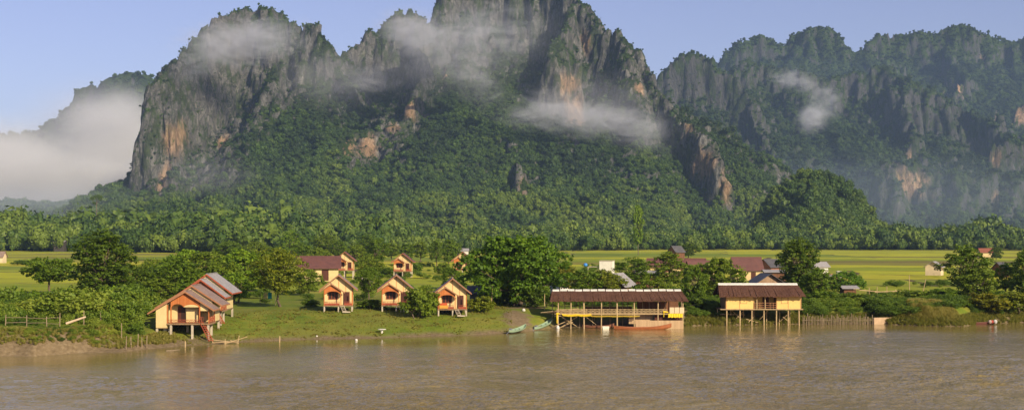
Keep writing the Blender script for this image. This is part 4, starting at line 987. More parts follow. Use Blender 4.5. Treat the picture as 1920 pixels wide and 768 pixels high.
# ================================================================ yellow house on stilts in the water
def stilt_house():
    d = 191.5; ox = wx(1361, d)
    e = empty('stilt_house', (ox, d, 0), 0, 'yellow walled stilt house with brown thatch roof and central balcony over the water', 'house')
    px = lambda p: (p - 1361) * d / F
    zf, zt = 2.45, 4.55; D = 4.8; r = random.Random(3)
    W1 = px(1502)
    mb = MB(); mb.box(0, px(1414), 0, .09, zf, zt).box(px(1455.5), W1, 0, .09, zf, zt).box(0, W1, D - .09, D, zf, zt).box(px(1414), px(1455.5), 1.8, 1.88, zf, zt)
    wl = mb.build('wall', YELLOW, e)
    MB().box(-.09, -.003, 0, D, zf, zt).build('side_wall', planks('side_boards', (0.30, 0.16, 0.07), (0.22, 0.115, 0.05), .18, 1), e)
    MB().box(W1 + .003, W1 + .09, 0, D, zf, zt).build('side_wall', MATS['side_boards'], e)
    mb = MB().box(px(1414) - .08, px(1414) - .003, .1, 1.8, zf, zt).box(px(1455.5) + .003, px(1455.5) + .08, .1, 1.8, zf, zt).build('side_wall', BROWNW, e)
    for a, b_ in ((1388, 1400.5), (1465, 1477)):
        mb = MB(); xa, xb2 = px(a), px(b_); t = .045; z0, z1 = 3.25, 4.2
        mb.box(xa, xa + t, -.035, 0, z0, z1).box(xb2 - t, xb2, -.035, 0, z0, z1).box(xa + t, xb2 - t, -.034, 0, z1 - t, z1).box(xa + t, xb2 - t, -.034, 0, z0, z0 + t)
        wd = mb.build('window', TRIM, e)
        MB().box(xa + t, xb2 - t, -.022, -.003, z0 + t, z1 - t).build('shutter', YELLOW, wd)
    for p in (1361.6, 1387, 1413, 1456.5, 1478, 1501): MB().box(px(p) - .025, px(p) + .025, -.02, -.002, zf, zt).build('batten', TRIM, wl)
    # thatch
    mb = MB(); n = 60; x0, x1 = px(1347), px(1508.5); r0, r1 = px(1351), px(1501)
    zr, ze = 5.93, 4.28
    for side in (0, 1):
        ye, yr = (-.95, D / 2) if side == 0 else (D + .8, D / 2)
        for k in range(n):
            a, b_ = k / n, (k + 1) / n; dz = r.uniform(-.10, .05)
            mb.slab([(x0 + (x1 - x0) * a, ye, ze + dz), (x0 + (x1 - x0) * b_, ye, ze + dz), (r0 + (r1 - r0) * b_, yr, zr), (r0 + (r1 - r0) * a, yr, zr)], (0, 0, .16))
    for sx, rx in ((x0 + .5, r0), (x1 - .5, r1)):
        mb.slab([(sx, .1, zt - .02), (sx, D - .1, zt - .02), (rx, D / 2, zr)], (.05 if sx < 3 else -.05, 0, 0))
    ro = mb.build('roof', THATCH, e)
    MB().slab([(r0, D / 2 - .55, zr - .02), (r1, D / 2 - .55, zr - .02), (r1, D / 2, zr + .26), (r0, D / 2, zr + .26)], (0, 0, .035)).slab([(r0, D / 2, zr + .26), (r1, D / 2, zr + .26), (r1, D / 2 + .55, zr - .02), (r0, D / 2 + .55, zr - .02)], (0, 0, .035)).build('ridge_cap', WHITE, ro)
    MB().box(px(1350), px(1505), -.35, D + .1, zf - .12, zf - .004).build('deck', DECKM, e)
    MB().bar((px(1350), -.38, zf - .07), (px(1505), -.38, zf - .07), .07).build('edge_beam', BAMBOO, e)
    mb = MB()
    for z in (zf + .25, zf + .55, zf + .88): mb.bar((px(1414), -.12, z), (px(1455.5), -.12, z), .04)
    for p in (1414.5, 1418, 1424, 1444, 1450, 1455): mb.bar((px(p), -.12, zf), (px(p), -.12, zf + .9), .035)
    mb.build('railing', TRIM, e)
    for p in (1418.5, 1434): MB().bar((px(p), -.2, zf - .1), (px(p), -.2, zt - .1), .08).build('porch_post', BAMBOO, e)
    dr = MB().box(px(1434), px(1446), 1.74, 1.79, zf, zf + 1.8).build('door', DOORM, e)
    for p in (1362, 1387, 1409, 1432, 1455, 1477, 1498):
        MB().bar((px(p), -.2, -1.3), (px(p) + r.uniform(-.05, .05), -.2, zf - .12), .095).build('stilt', BAMBOO, e)
    for p in (1350, 1374, 1397, 1418, 1442, 1466, 1486): MB().bar((px(p), 1.9, -.8), (px(p) + r.uniform(-.1, .1), 1.9, zf - .12), .07).build('stilt', BAMBOO, e)
    for p in (1346, 1368, 1390, 1425, 1450, 1475, 1494): MB().bar((px(p), D - .2, -.5), (px(p), D - .2, zf - .12), .07).build('stilt', BAMBOOD, e)
    mb = MB()
    for a, b_ in (((1374, 2.2), (1395, .6)), ((1395, 2.0), (1376, .3)), ((1442, 2.1), (1428, .8)), ((1470, 1.2), (1485, .3)), ((1478, 1.5), (1462, .2)), ((1400, .9), (1425, .3)), ((1352, 1.6), (1400, 1.5)), ((1405, .4), (1418, 1.3))):
        mb.bar((px(a[0]), .8, a[1]), (px(b_[0]), 1.4, b_[1]), .045)
    mb.build('brace', BAMBOO, e)
stilt_house()

# ================================================================ village houses
def house(px, d, W, D, hw, hr, rz, wallm, roofm, label, name='house', base=0.0, over=.5, win=True, cat='house', group=None, ridge_x=True, porch=False, sink=0.2):
    """gabled house; ridge runs along local x (ridge_x) or y"""
    x = wx(px, d); z = float(ground_z(x, d)) + base
    e = empty(name, (x, d, z), R(rz), label, cat, group)
    a, b_ = W / 2, D / 2
    mb = MB()
    mb.box(-a, a, -b_, -b_ + .1, -sink, hw).box(-a, a, b_ - .1, b_, -sink, hw).box(-a, -a + .1, -b_ + .1, b_ - .1, -sink, hw).box(a - .1, a, -b_ + .1, b_ - .1, -sink, hw)
    if ridge_x:
        for sx in (-a, a - .1): mb.slab([(sx, -b_ + .02, hw), (sx, b_ - .02, hw), (sx, 0, hr - .05)], (.1, 0, 0))
    else:
        for sy in (-b_, b_ - .1): mb.slab([(-a + .02, sy, hw), (a - .02, sy, hw), (0, sy, hr - .05)], (0, .1, 0))
    wl = mb.build('wall', wallm, e)
    mb = MB()
    if ridge_x:
        k = (hr - hw) / b_
        for s in (-1, 1): mb.slab([(-a - over, 0, hr), (a + over, 0, hr), (a + over, s * (b_ + over), hw - k * over), (-a - over, s * (b_ + over), hw - k * over)], (0, 0, .08))
    else:
        k = (hr - hw) / a
        for s in (-1, 1): mb.slab([(0, -b_ - over, hr), (0, b_ + over, hr), (s * (a + over), b_ + over, hw - k * over), (s * (a + over), -b_ - over, hw - k * over)], (0, 0, .08))
    mb.build('roof', roofm, e)
    if win:
        window(e, -a * .65, -a * .2, hw * .42, hw * .82, -b_ - .003); MB().box(a * .15, a * .5, -b_ - .04, -b_ - .003, 0, hw * .8).build('door', DOORM, e)
    return e
house(598, 300, 9.0, 7.5, 3.2, 5.6, 8, CREAM, ROOFM, 'long cream house with sagging maroon roof beside the far joined bungalow', base=.3, over=.7)
house(1420 + 16, 226, 5.0, 5.5, 2.7, 4.3, 4, BROWNW and planks('pale_boards', (0.34, 0.22, 0.13), (0.25, 0.155, 0.09), .2), ROOFD, 'wooden gabled house with dark roof behind the yellow stilt house', ridge_x=False, over=.6, win=False)
house(1399, 300, 6.4, 6.0, 3.0, 5.8, 2, CREAM, ROOFM, 'house with steep plain maroon roof between leafy trees', over=.4)
house(1268, 345, 15.0, 5.0, 2.6, 4.6, -6, CREAM, ROOFM, 'very long low building with maroon roof at the field edge')
house(1312, 305, 5.5, 5.0, 2.7, 4.8, 10, CREAM, ROOFM, 'small maroon roofed house in front of the long low building')
house(1447, 335, 5.0, 5.0, 2.8, 4.6, 30, simple('red_brick', (0.30, 0.12, 0.07), (0.22, 0.09, 0.05)), ROOFD, 'small brick house with slate coloured roof left of the tall dark tree', win=False)
house(1452, 290, 4.6, 3.4, 2.6, 3.0, 0, BROWNW, ROOFG, 'shed with pale flat metal roof just left of the tall dark tree', 'shed', cat='shed', win=False)
house(1156, 232, 5.2, 5.0, 2.2, 4.2, 62, BROWNW, ROOFG, 'shack with steep grey tin roof half hidden behind the restaurant trees', 'shed', cat='shed', win=False)
house(1056, 232, 3.6, 3.6, 2.6, 3.9, 30, WHITE, ROOFG, 'small pale hut in the trees right of the big tree', 'hut', cat='hut', win=False)
house(1213, 262, 4.6, 3.5, 3.1, 3.6, -8, BROWNW, ROOFG, 'low shed with white tin roof buried among village trees', 'shed', cat='shed', win=False)
house(907, 207, 4.4, 4.0, 1.7, 2.7, 4, simple('grey_wall', (0.22, 0.21, 0.21), (0.15, 0.15, 0.15)), ROOFD, 'dim grey hut in the shade left of the big tree', 'hut', cat='hut', win=False)
house(1752, 338, 3.9, 4.2, 2.3, 3.5, -28, plaster('hut_wall', (0.68, 0.54, 0.34)), ROOFG, 'cream field hut with grey roof standing alone at the edge of the paddies', 'hut', cat='hut', win=False, ridge_x=False, base=.5, sink=.1)
house(1534, 330, 3.8, 3.5, 3.0, 4.0, 15, WHITE, ROOFG, 'small tin roofed hut right of the tall dark tree', 'hut', cat='hut', win=False)
house(1548, 262, 3.0, 2.6, 2.4, 2.7, 0, BROWNW, ROOFG, 'low lean-to with whitish roof among the blue-green bushes', 'shed', cat='shed', win=False)
house(1590, 225, 2.2, 2.0, 1.8, 2.1, 6, BROWNW, ROOFG, 'tiny plank shelter in the bushes above the bamboo rack', 'shed', cat='shed', win=False)
house(1876, 338, 2.6, 3.0, 2.5, 3.9, 35, BROWNW, ROOFD, 'small dark hut peeking between the trees at the far right', 'hut', cat='hut', win=False)
house(1849, 640, 7.0, 5.0, 2.6, 4.4, 0, CREAM, simple('red_roof', (0.28, 0.09, 0.05)), 'distant hut with reddish roof on the rice fields', 'hut', cat='hut', win=False)
house(1268, 600, 6.0, 5.0, 3.2, 5.8, 40, BROWNW, ROOFD, 'distant dark farm hut with pale gable beside a round field tree', 'hut', cat='hut', win=False)
house(113, 850, 7.0, 5.0, 6.6, 7.4, 0, simple('dark_wall', (.06,.05,.04)), ROOFG, 'distant hut roof among the woodland edge at far left', 'hut', cat='hut', win=False)
house(0, 500, 3.5, 4.0, 2.6, 4.4, 0, plaster('hut_wall', (0.6, 0.5, 0.3)), ROOFT, 'small straw coloured field hut cut by the left picture edge', 'hut', cat='hut', win=False)
house(868, 720, 6, 4, 2.2, 3.4, 0, WHITE, ROOFG, 'tiny pale farm building far behind the third bungalow', 'hut', cat='hut', win=False)
# flat white building, tank, walls
x, y = wx(1138, 335), 335.0; z = float(ground_z(x, y))
e = empty('building', (x, y, z), R(-14), 'plain white flat-roofed block rising above the trees', 'building')
MB().box(-1.7, 1.7, -1.7, 1.7, -.2, 4.2).build('wall', plaster('white_block', (0.70, 0.66, 0.58)), e); MB().box(-1.8, 1.8, -1.8, 1.8, 4.2, 4.35).build('roof', CONC, e)
MB().box(-5.0, -1.9, -1.2, 1.2, 2.6, 2.75).box(-4.9, -4.7, -1.1, -.9, 0, 2.6).box(-2.3, -2.1, -1.1, -.9, 0, 2.6).build('terrace', CONC, e)
x = wx(1097, 334)
V = V0 * np.array([.55, .55, .5])
o = link('water_tank', mesh_from('water_tank', V, F0, True), simple('blue_plastic', (0.04, 0.18, 0.50), (0.05, 0.22, 0.55), 2, .35), None, (x + .1, 334, z + 3.2)); tag(o, 'round blue water tank on the terrace left of the white block', 'water tank')
x = wx(688, 268)
tag(MB().box(-1.15, 1.15, -.12, .12, -.3, 1.9).box(-1.15, -.9, -.22, .22, -.3, 2.05).box(.9, 1.15, -.22, .22, -.3, 2.05).build('garden_wall', simple('grey_render', (0.36, 0.31, 0.27), (0.26, 0.22, 0.19)), None, (x, 268, float(ground_z(x, 268)))), 'short weathered grey wall in the grass behind the leftmost small bungalow', 'wall')
x = wx(1560, 320)
tag(MB().box(-2.4, 2.0, -.1, .1, -.2, 1.3).build('garden_wall', simple('brick_wall', (0.36, 0.20, 0.12), (0.27, 0.14, 0.09)), None, (x, 320, float(ground_z(x, 320)))), 'low brown brick wall at the field edge right of the tall dark tree', 'wall')
tag(MB().box(-.55, .55, -.5, .5, -.2, 1.9).build('pillar', WHITE, None, (wx(1573, 322), 322, float(ground_z(wx(1573, 322), 322)))), 'squat pale pillar at the right end of the brown brick wall', 'pillar')
# waterside retaining block
x = wx(1636, 194.5)
mb = MB(); mb.slab([(0, 0, -.4), (5.4, .6, -.4), (4.7, .6, .85), (3.0, .3, 1.02), (0, 0, .98)], (0, .5, 0))
tag(mb.build('retaining_wall', simple('earth_wall', (0.52, 0.36, 0.22), (0.40, 0.27, 0.16), 1.5), None, (x, 193.6, 0)), 'low tan retaining wall at the water between the stakes and the reeds', 'wall')

# ================================================================ boats
def boat(L, Wd, label, hullm, inm, loc, rz, pitch=0.0, rise=0.55, deep=0.42, group=None, seats=3, engine=False, roll=0.0):
    e = empty('boat', loc, rz, label, 'boat', group); e.rotation_euler = (roll, pitch, rz)
    n = 22; V = []; ring = 7
    for i in range(n + 1):
        t = i / n; s = 2 * t - 1
        w_ = Wd / 2 * max(0.04, (1 - abs(s) ** 2.6)) ** .8; zt = deep + rise * (max(0, s) ** 2.5) + rise * .45 * (max(0, -s) ** 3); zb = rise * .9 * (max(0, s) ** 4) + .25 * max(0, -s) ** 5
        for j in range(ring):
            a = math.pi * j / (ring - 1); V.append((s * L / 2, -w_ * math.cos(a) * (1 + 0 * a), zt - (zt - zb) * math.sin(a) ** .7))
        for j in reversed(range(ring)):
            a = math.pi * j / (ring - 1); V.append((s * L / 2, -w_ * .9 * math.cos(a), zt - (zt - zb) * .86 * math.sin(a) ** .7 + .01))
    k = 2 * ring; Fc = []
    for i in range(n):
        for j in range(k):
            j2 = (j + 1) % k; Fc.append((i * k + j, (i + 1) * k + j, (i + 1) * k + j2, i * k + j2))
    Fc.append(tuple(range(k))); Fc.append(tuple(n * k + q for q in reversed(range(k))))
    link('hull', mesh_from('hull', V, Fc), hullm, e)
    for i in range(seats):
        sx = (-.5 + (i + .5) / seats) * L * .62; ww = Wd * .42
        MB().box(sx - .12, sx + .12, -ww, ww, deep - .1, deep - .06).build('seat', inm, e)
    if engine:
        mb = MB().box(-L / 2 + .35, -L / 2 + .8, -.16, .16, deep - .02, deep + .32).bar((-L / 2 + .4, 0, deep + .2), (-L / 2 - .9, 0, -.05), .03)
        mb.build('engine', simple('engine_grey', (.25, .25, .27), (.12, .12, .13), 8, .4), e)
    return e
GREENP = simple('green_hull', (0.20, 0.30, 0.20), (0.27, 0.34, 0.22), 2, .6); PALEG = simple('pale_green', (0.36, 0.50, 0.34), (0.26, 0.38, 0.26), 2, .7)
ORGP = simple('orange_hull', (0.34, 0.11, 0.035), (0.22, 0.07, 0.025), 2, .5); WOODI = simple('boat_inside', (0.22, 0.12, 0.07), (0.14, 0.08, 0.05), 3, .8)
boat(8.3, 1.0, 'long slim orange brown boat moored along the restaurant panel', ORGP, WOODI, (wx(1205, 183.3), 183.3, -.18), R(3), 0, .55, .5, seats=5)
boat(4.6, .9, 'dark wooden boat in the shade under the restaurant deck', simple('dark_hull', (0.20, 0.08, 0.04), (0.13, 0.055, 0.03), 2, .6), WOODI, (wx(1122, 185.8), 185.9, -.12), R(-4), 0, .4, .45, seats=3)
boat(6.4, .95, 'green long boat lying alone on the muddy shore, left one of two', GREENP, PALEG, (wx(970, 178.5), 177.6, .12), R(68), R(-2.0), .4, .38, engine=True, roll=R(6))
boat(6.2, .95, 'green long boat with raised bow leaning on the restaurant corner', GREENP, PALEG, (wx(1019, 184.5), 184.0, .28), R(64), R(-7.0), .45, .38, engine=True)
boat(4.4, .9, 'low dark red boat moored under the bushes at far right', simple('maroon_hull', (0.16, 0.05, 0.035), (0.10, 0.035, 0.025), 2, .6), WOODI, (wx(1838, 193.5), 193.4, -.15), R(2), 0, .3, .45)
mb = MB(); mb.slab([(-.42, -.28, -.1), (.42, -.28, -.1), (.5, -.3, .42), (-.5, -.3, .42)], (0, .56, 0))
tag(mb.build('crate', simple('foam_white', (.78, .72, .58), (.66, .6, .46), 2), None, (wx(1136, 183.4), 183.6, 0)), 'pale box floating beside the orange boat under the restaurant', 'box')
for px, s_, c, lab in ((1856, .26, (0.45, 0.34, 0.29), 'pale bundle in the dark red boat at far right'), (1867, .29, (0.55, 0.52, 0.48), 'white rounded sack beside the dark red boat'), (1860.5, .24, (0.42, 0.07, 0.045), 'red bundle between the pale bundle and the white sack')):
    V = V0 * np.array([s_ * 1.0, s_ * .8, s_ * 1.15]) * (1 + .12 * fbm(V0[:, 0] * 2 + px, V0[:, 1] * 2, V0[:, 2] * 2, o=2))[:, None]
    tag(link('bundle', mesh_from('bundle', V, F0, True), simple('bundle%d' % px, c), None, (wx(px, 192.9), 192.9 + .2 * (px % 2), .42)), lab, 'bundle')

# ================================================================ fences, racks, poles, lawn furniture
r = random.Random(12)
mb = MB(); xa, xb2 = wx(1503, 194), wx(1637, 194); n = 64
for i in range(n):
    x = xa + (xb2 - xa) * i / n + r.uniform(-.05, .05); yy = 193.4 + .25 * math.sin(i * .35); h_ = r.uniform(.9, 1.45) + (.5 if i % 13 == 5 else 0)
    mb.bar((x, yy, -.7), (x + r.uniform(-.08, .08), yy + r.uniform(-.08, .08), h_), r.uniform(.03, .055), n=5)
mb.bar((xa, 193.5, .62), (xb2, 193.5, .66), .035)
tag(mb.build('stake_fence', BAMBOOD), 'fence of thin upright stakes standing in the water right of the yellow house', 'fence')
def stake_fence(pts, label, rails=True, h=1.3):
    mb = MB(); ps = []
    for (px, d) in pts:
        x = wx(px, d); z = float(ground_z(x, d)); t = (x + r.uniform(-.12, .12), d, z + h * r.uniform(.85, 1.15)); mb.bar((x, d, z - .4), t, .06, .05); ps.append((x, d, z))
    if rails:
        for a, b_ in zip(ps[:-1], ps[1:]):
            for q in (.5, .95): mb.bar((a[0], a[1], a[2] + q * h * .8), (b_[0], b_[1], b_[2] + q * h * .8 + r.uniform(-.15, .1)), .032)
    return tag(mb.build('fence', BAMBOOD), label, 'fence')
stake_fence([(10, 151), (50, 151), (88, 150.5), (112, 150)], 'old post and rail fence in the undergrowth of the left bank', h=1.7)
stake_fence([(157, 152), (190, 154), (228, 153)], 'three leaning posts sticking out of the left bank undergrowth', False, 1.9)
stake_fence([(236, 149), (246, 150), (258, 151), (266, 151.5), (275, 152)], 'huddle of driftwood stakes just left of the waterside bungalow', False, 1.4)
mb = MB().bar((0, 0, 0), (2.1, .6, .75), .15, .11, 8)
tag(mb.build('log', simple('bleached_log', (0.62, 0.48, 0.32), (0.45, 0.33, 0.21), 2), None, (wx(126, 149), 148.6, float(ground_z(wx(126, 149), 149)) + .75)), 'pale bleached log leaning on the left bank', 'log')
mb = MB()
for a, b_ in (((0, 0, .25), (3.2, .4, .35)), ((0, .1, .0), (.1, .1, .8)), ((1.6, .2, 0), (1.6, .2, .7)), ((3.1, .4, 0), (3.3, .4, 1.1)), ((1.5, .2, .1), (4.3, .5, .95)), ((.2, 0, .6), (2.4, .3, .3)), ((2.2, .4, .5), (3.2, .5, .1))): mb.bar(a, b_, .05)
tag(mb.build('driftwood_barrier', BAMBOO, None, (wx(405, 161), 158.8, -.1)), 'tangle of branches in the shallows at the foot of the stairs', 'driftwood')
for px, d, h_, lab in ((347, 154, .75, 'short stump post in the water below the waterside bungalow'), (524, 161, .8, 'lone mooring stake in the shallows before the lawn')):
    tag(MB().bar((0, 0, -.8), (.03, 0, h_), .08, .07).build('stake', BAMBOO, None, (wx(px, d), d, 0)), lab, 'stake')
tag(MB().bar((0, 0, 0), (1.5, .2, .14), .10, .05).build('driftwood', BAMBOOD, None, (wx(312, 149), 149.0, .0)), 'dark driftwood branch floating below the waterside bungalow', 'driftwood')
mb = MB()
for px_, h_ in ((1630, 2.4), (1645, 2.5), (1663, 2.6), (1679, 2.1)): mb.bar((wx(px_, 212), 212, 2.2), (wx(px_, 212) + r.uniform(-.1, .1), 212, 2.4 + h_), .055)
mb.bar((wx(1612, 212), 211.9, 4.35), (wx(1650, 212), 211.9, 4.1), .07).bar((wx(1640, 212), 211.85, 4.05), (wx(1688, 212), 211.85, 4.25), .07).bar((wx(1600, 212), 211.9, 4.5), (wx(1645, 212), 211.9, 4.15), .05)
tag(mb.build('bamboo_rack', BAMBOO), 'bamboo drying rack of poles above the right bank bushes', 'rack')
for px, d, h_, ln, lab in ((1705, 215, 4.2, 0, 'tall thin upright pole in the grass right of the bamboo rack'), (1731, 215, 3.6, .9, 'leaning thin pole in the bushes under the field hut'), (922, 193, 3.4, .25, 'wooden pole standing in front of the shade left of the big tree'), (1013 + 8, 192, 2.4, 0, 'short pole at the left end of the restaurant')):
    x = wx(px, d); z = float(ground_z(x, d)); tag(MB().bar((0, 0, -.4), (ln, 0, h_), .07, .05).build('pole', BAMBOO, None, (x - ln / 2, d, z)), lab, 'pole')
for px, d, c, nm, lab in ((498, 201, (0.62, 0.50, 0.16), 'towel', 'pale yellow towel hanging beside the leaning tree'), (506, 201, (0.03, 0.26, 0.22), 'towel', 'teal towel hanging beside the leaning tree')):
    x = wx(px, d); z = float(ground_z(x, d))
    mb = MB(); k = 6
    for i in range(k): mb.slab([(-.3 + .1 * i, .03 * (i % 2), 0), (-.3 + .1 * (i + 1), .03 * ((i + 1) % 2), 0), (-.3 + .1 * (i + 1), .03 * ((i + 1) % 2), 1.0), (-.3 + .1 * i, .03 * (i % 2), 1.0)], (0, .015, 0))
    tag(mb.build(nm, simple('towel%d' % px, c), None, (x, d, z + 1.0)), lab, 'towel')
x = wx(502, 201); z = float(ground_z(x, 201)); tag(MB().bar((-1.2, .05, -.3), (-1.2, .05, 2.1), .04).bar((1.2, .05, -.3), (1.2, .05, 2.1), .04).bar((-1.2, .05, 2.05), (1.2, .05, 2.02), .02).build('clothes_line', BAMBOOD, None, (x, 201, z)), 'clothes line on two sticks beside the leaning tree', 'clothes line')
x = wx(716, 170.5); z = float(ground_z(x, 170.5))
e = empty('garden_table', (x, 170.5, z), 0, 'small white pedestal table alone on the lawn', 'table')
MB().bar((0, 0, .48), (0, 0, .54), .55, .55, 16).build('tabletop', WHITE, e); MB().bar((0, 0, -.1), (0, 0, .48), .2, .12, 10).build('leg', WHITE, e)
for px, d, s_, lab in ((668, 163.5, .17, 'small round white float at the lawn water edge'), (594, 167, .12, 'tiny white stone on the lawn near the water'), (982, 189, .24, 'white pebble-like stone on the bare earth under the big tree')):
    x = wx(px, d); z = float(ground_z(x, d)); V = V0 * s_ * (1 + .15 * perlin(V0[:, 0] * 2, V0[:, 1] * 2, V0[:, 2] * 2 + px))[:, None]
    tag(link('float' if 'float' in lab else 'stone', mesh_from('stone', V, F0, True), WHITE, None, (x, d, max(z, 0) + s_ * .5)), lab, 'float' if 'float' in lab else 'stone')
# ================================================================ individual trees and bushes
T = tree
T('tall', 192, 216, 434, 130, 'dark', 'tall dark tree with spreading top on the left bank')
T('round', 238, 222, 492, 95, 'dark', 'dark leafy tree touching the right side of the tall left bank tree')
T('flat', 92, 238, 481, 112, 'deep', 'flat topped dark tree left of the tall left bank tree')
T('round_b', 325, 236, 482, 120, 'deep', 'deep green tree rising directly behind the waterside bungalow roof')
T('round', 385, 252, 470, 120, 'mid', 'broad mid-green tree above the three receding roofs')
T('round_b', 455, 240, 466, 105, 'fresh', 'bright yellow-green tree between the receding roofs and the leaning tree')
T('round', 300, 206, 520, 74, 'mid', 'lower green tree just left of the waterside bungalow roof')
T('bush', 362, 200, 528, 80, 'deep', 'dark shrub wedged behind the roofs of the large bungalows')
T('round_b', 440, 206, 508, 74, 'fresh', 'light green small tree right behind the grey roof sheets')
T('airy', 527, 196, 466, 108, 'olive', 'olive brown tree with leaning bare trunk on the lawn')
T('round', 578, 232, 503, 56, 'mid', 'small green tree left of the leftmost small bungalow')
T('airy', 690, 212, 500, 58, 'deep', 'slim tree right behind the leftmost small bungalow')
T('bush', 695, 190, 560, 50, 'deep', 'low bush between the left and middle small bungalows')
T('bush', 582, 196, 560, 40, 'deep', 'low shaded bush at the left side of the leftmost small bungalow')
T('bush', 788, 181, 536, 70, 'mid', 'leafy bush overlapping the right side of the middle small bungalow')
T('bush_b', 905, 188, 554, 56, 'olive', 'rounded bush at the right side of the third small bungalow')
T('round', 845, 262, 500, 46, 'deep', 'dark small tree behind the roof of the third small bungalow')
T('bush', 828, 205, 540, 34, 'deep', 'bush in the gap left of the third small bungalow')
T('broad', 966, 199, 441, 190, 'rich', 'very wide dense green tree dominating the bank left of the restaurant', rz=0.4)
T('bush', 1010, 194, 535, 60, 'dark', 'dark bush at the right foot of the big tree')
T('bush_b', 940, 199, 545, 60, 'dark', 'dark bush in the shade under the left of the big tree')
T('airy', 1052, 226, 492, 52, 'brown', 'reddish brown thin tree right of the big tree')
T('round', 1092, 218, 503, 80, 'deep', 'dark green tree behind the left end of the restaurant roof')
T('round_b', 1135, 226, 504, 80, 'olive', 'olive tree hiding the grey tin shack')
T('tall_open', 1190, 258, 482, 85, 'deep', 'tall village tree directly right of the white block')
T('tall_open', 1255, 236, 472, 96, 'mid', 'tall tree with sunlit top before the long maroon building')
T('round_b', 1222, 206, 517, 78, 'mid', 'low spreading tree behind the middle of the restaurant roof')
T('round', 1300, 206, 496, 56, 'deep', 'leafy tree at the right end of the restaurant roof')
T('round', 1350, 212, 482, 96, 'mid', 'broad sunlit tree between the restaurant and the yellow house')
T('bush', 1300, 196, 556, 64, 'dark', 'dark bush in the gap between the restaurant and the yellow house')
T('bush', 1330, 199, 562, 44, 'dark', 'small shaded bush touching the left wall of the yellow house')
T('tall', 1497, 226, 449, 92, 'dark', 'tall dark dense tree behind the right end of the yellow house')
T('round', 1535, 214, 502, 66, 'deep', 'dark tree hugging the right wall of the yellow house')
T('round_b', 1585, 236, 507, 74, 'blue', 'blue-green leafy tree left of the bamboo rack')
T('bush', 1545, 203, 545, 66, 'deep', 'dark bush above the left half of the stakes')
T('bush_b', 1600, 204, 548, 76, 'mid', 'green bush above the right half of the stakes')
T('bush', 1655, 206, 550, 72, 'deep', 'bush between the bamboo rack and the retaining wall')
T('bush', 1712, 207, 542, 78, 'mid', 'bush under the thin upright pole')
T('bush_b', 1765, 206, 540, 70, 'deep', 'dark bush at the left foot of the tall right tree')
T('tall_open', 1812, 216, 459, 104, 'deep', 'tall layered tree beside the cream field hut')
T('round', 1835, 212, 500, 84, 'mid', 'rounded tree at the right side of the tall layered tree')
T('tall_open', 1885, 218, 492, 60, 'fresh', 'light green slender tree near the small dark hut')
T('tall', 1926, 214, 468, 66, 'deep', 'dark tall tree cut by the right picture edge')
T('bush_b', 1850, 199, 548, 84, 'brown', 'brownish bush overhanging the dark red boat')
T('bush', 1905, 200, 545, 76, 'olive', 'olive bush at the waterline in the right corner')
T('bush', 1800, 200, 560, 64, 'deep', 'low dark bush left of the brownish one at the right bank')
T('round_b', 290, 246, 484, 76, 'mid', 'green tree filling the gap right of the tall left bank tree')
T('round', 350, 262, 466, 90, 'fresh', 'brighter tree top peeking above the deep green tree behind the bungalow roof')
T('round_b', 420, 225, 488, 86, 'mid', 'dense tree directly above the second large bungalow')
T('round', 492, 250, 470, 80, 'deep', 'dark tree top just behind the olive leaning tree')
T('bush', 250, 200, 530, 60, 'deep', 'dark shrub at the edge of the left bank undergrowth')
T('bush_b', 222, 190, 535, 80, 'fresh', 'light green shrub mound below the tall left bank tree')
T('bush', 130, 196, 538, 90, 'mid', 'wide shrub mound on the left bank under the flat topped tree')
T('bush_b', 40, 190, 545, 90, 'fresh', 'bright shrub mound at the far left of the bank')
# mid-distance
T('round', 1290, 610, 455, 44, 'dark', 'dark round field tree beside the distant farm hut')
T('round', 1868, 560, 462, 28, 'dark', 'small dark round tree in the far right paddies')
T('slim', 1197, 700, 382, 22, 'fresh', 'tall slender pale green tree rising above the woodland edge')
T('round', 268, 560, 486, 60, 'deep', 'low tree on the paddy edge behind the dark left tree')
T('bush', 48, 470, 487, 56, 'deep', 'hedge bush crossing the far left paddies')
GH = 'scattered trees between the paddies and the woodland'
LH = 'mid-distance tree scattered between the bungalows and the woodland edge'
rr = random.Random(21)
for px, d, top, w_, kd, g in ((560, 470, 455, 60, 'round', 'deep'), (598, 430, 462, 46, 'round_b', 'mid'), (636, 520, 450, 44, 'tall_open', 'deep'), (668, 455, 458, 50, 'round', 'mid'), (706, 400, 446, 58, 'tall_open', 'deep'),
        (735, 560, 455, 36, 'slim', 'mid'), (762, 470, 456, 28, 'slim', 'deep'), (788, 520, 452, 30, 'slim', 'mid'), (818, 430, 448, 34, 'tall_open', 'deep'), (842, 440, 447, 30, 'slim', 'deep'), (690, 330, 478, 56, 'round_b', 'mid'), (520, 420, 462, 60, 'round', 'deep'),
        (480, 520, 452, 56, 'round', 'mid'), (430, 560, 450, 60, 'round_b', 'deep'), (855, 520, 455, 26, 'slim', 'deep'), (610, 600, 440, 60, 'tall', 'mid'), (545, 620, 432, 60, 'tall_open', 'fresh'), (690, 620, 440, 50, 'tall', 'deep'), (780, 380, 492, 30, 'bush', 'deep'), (725, 350, 500, 34, 'bush', 'deep'), (830, 360, 492, 34, 'bush_b', 'mid')):
    T(kd, px, d, top, w_, g, LH, GH)
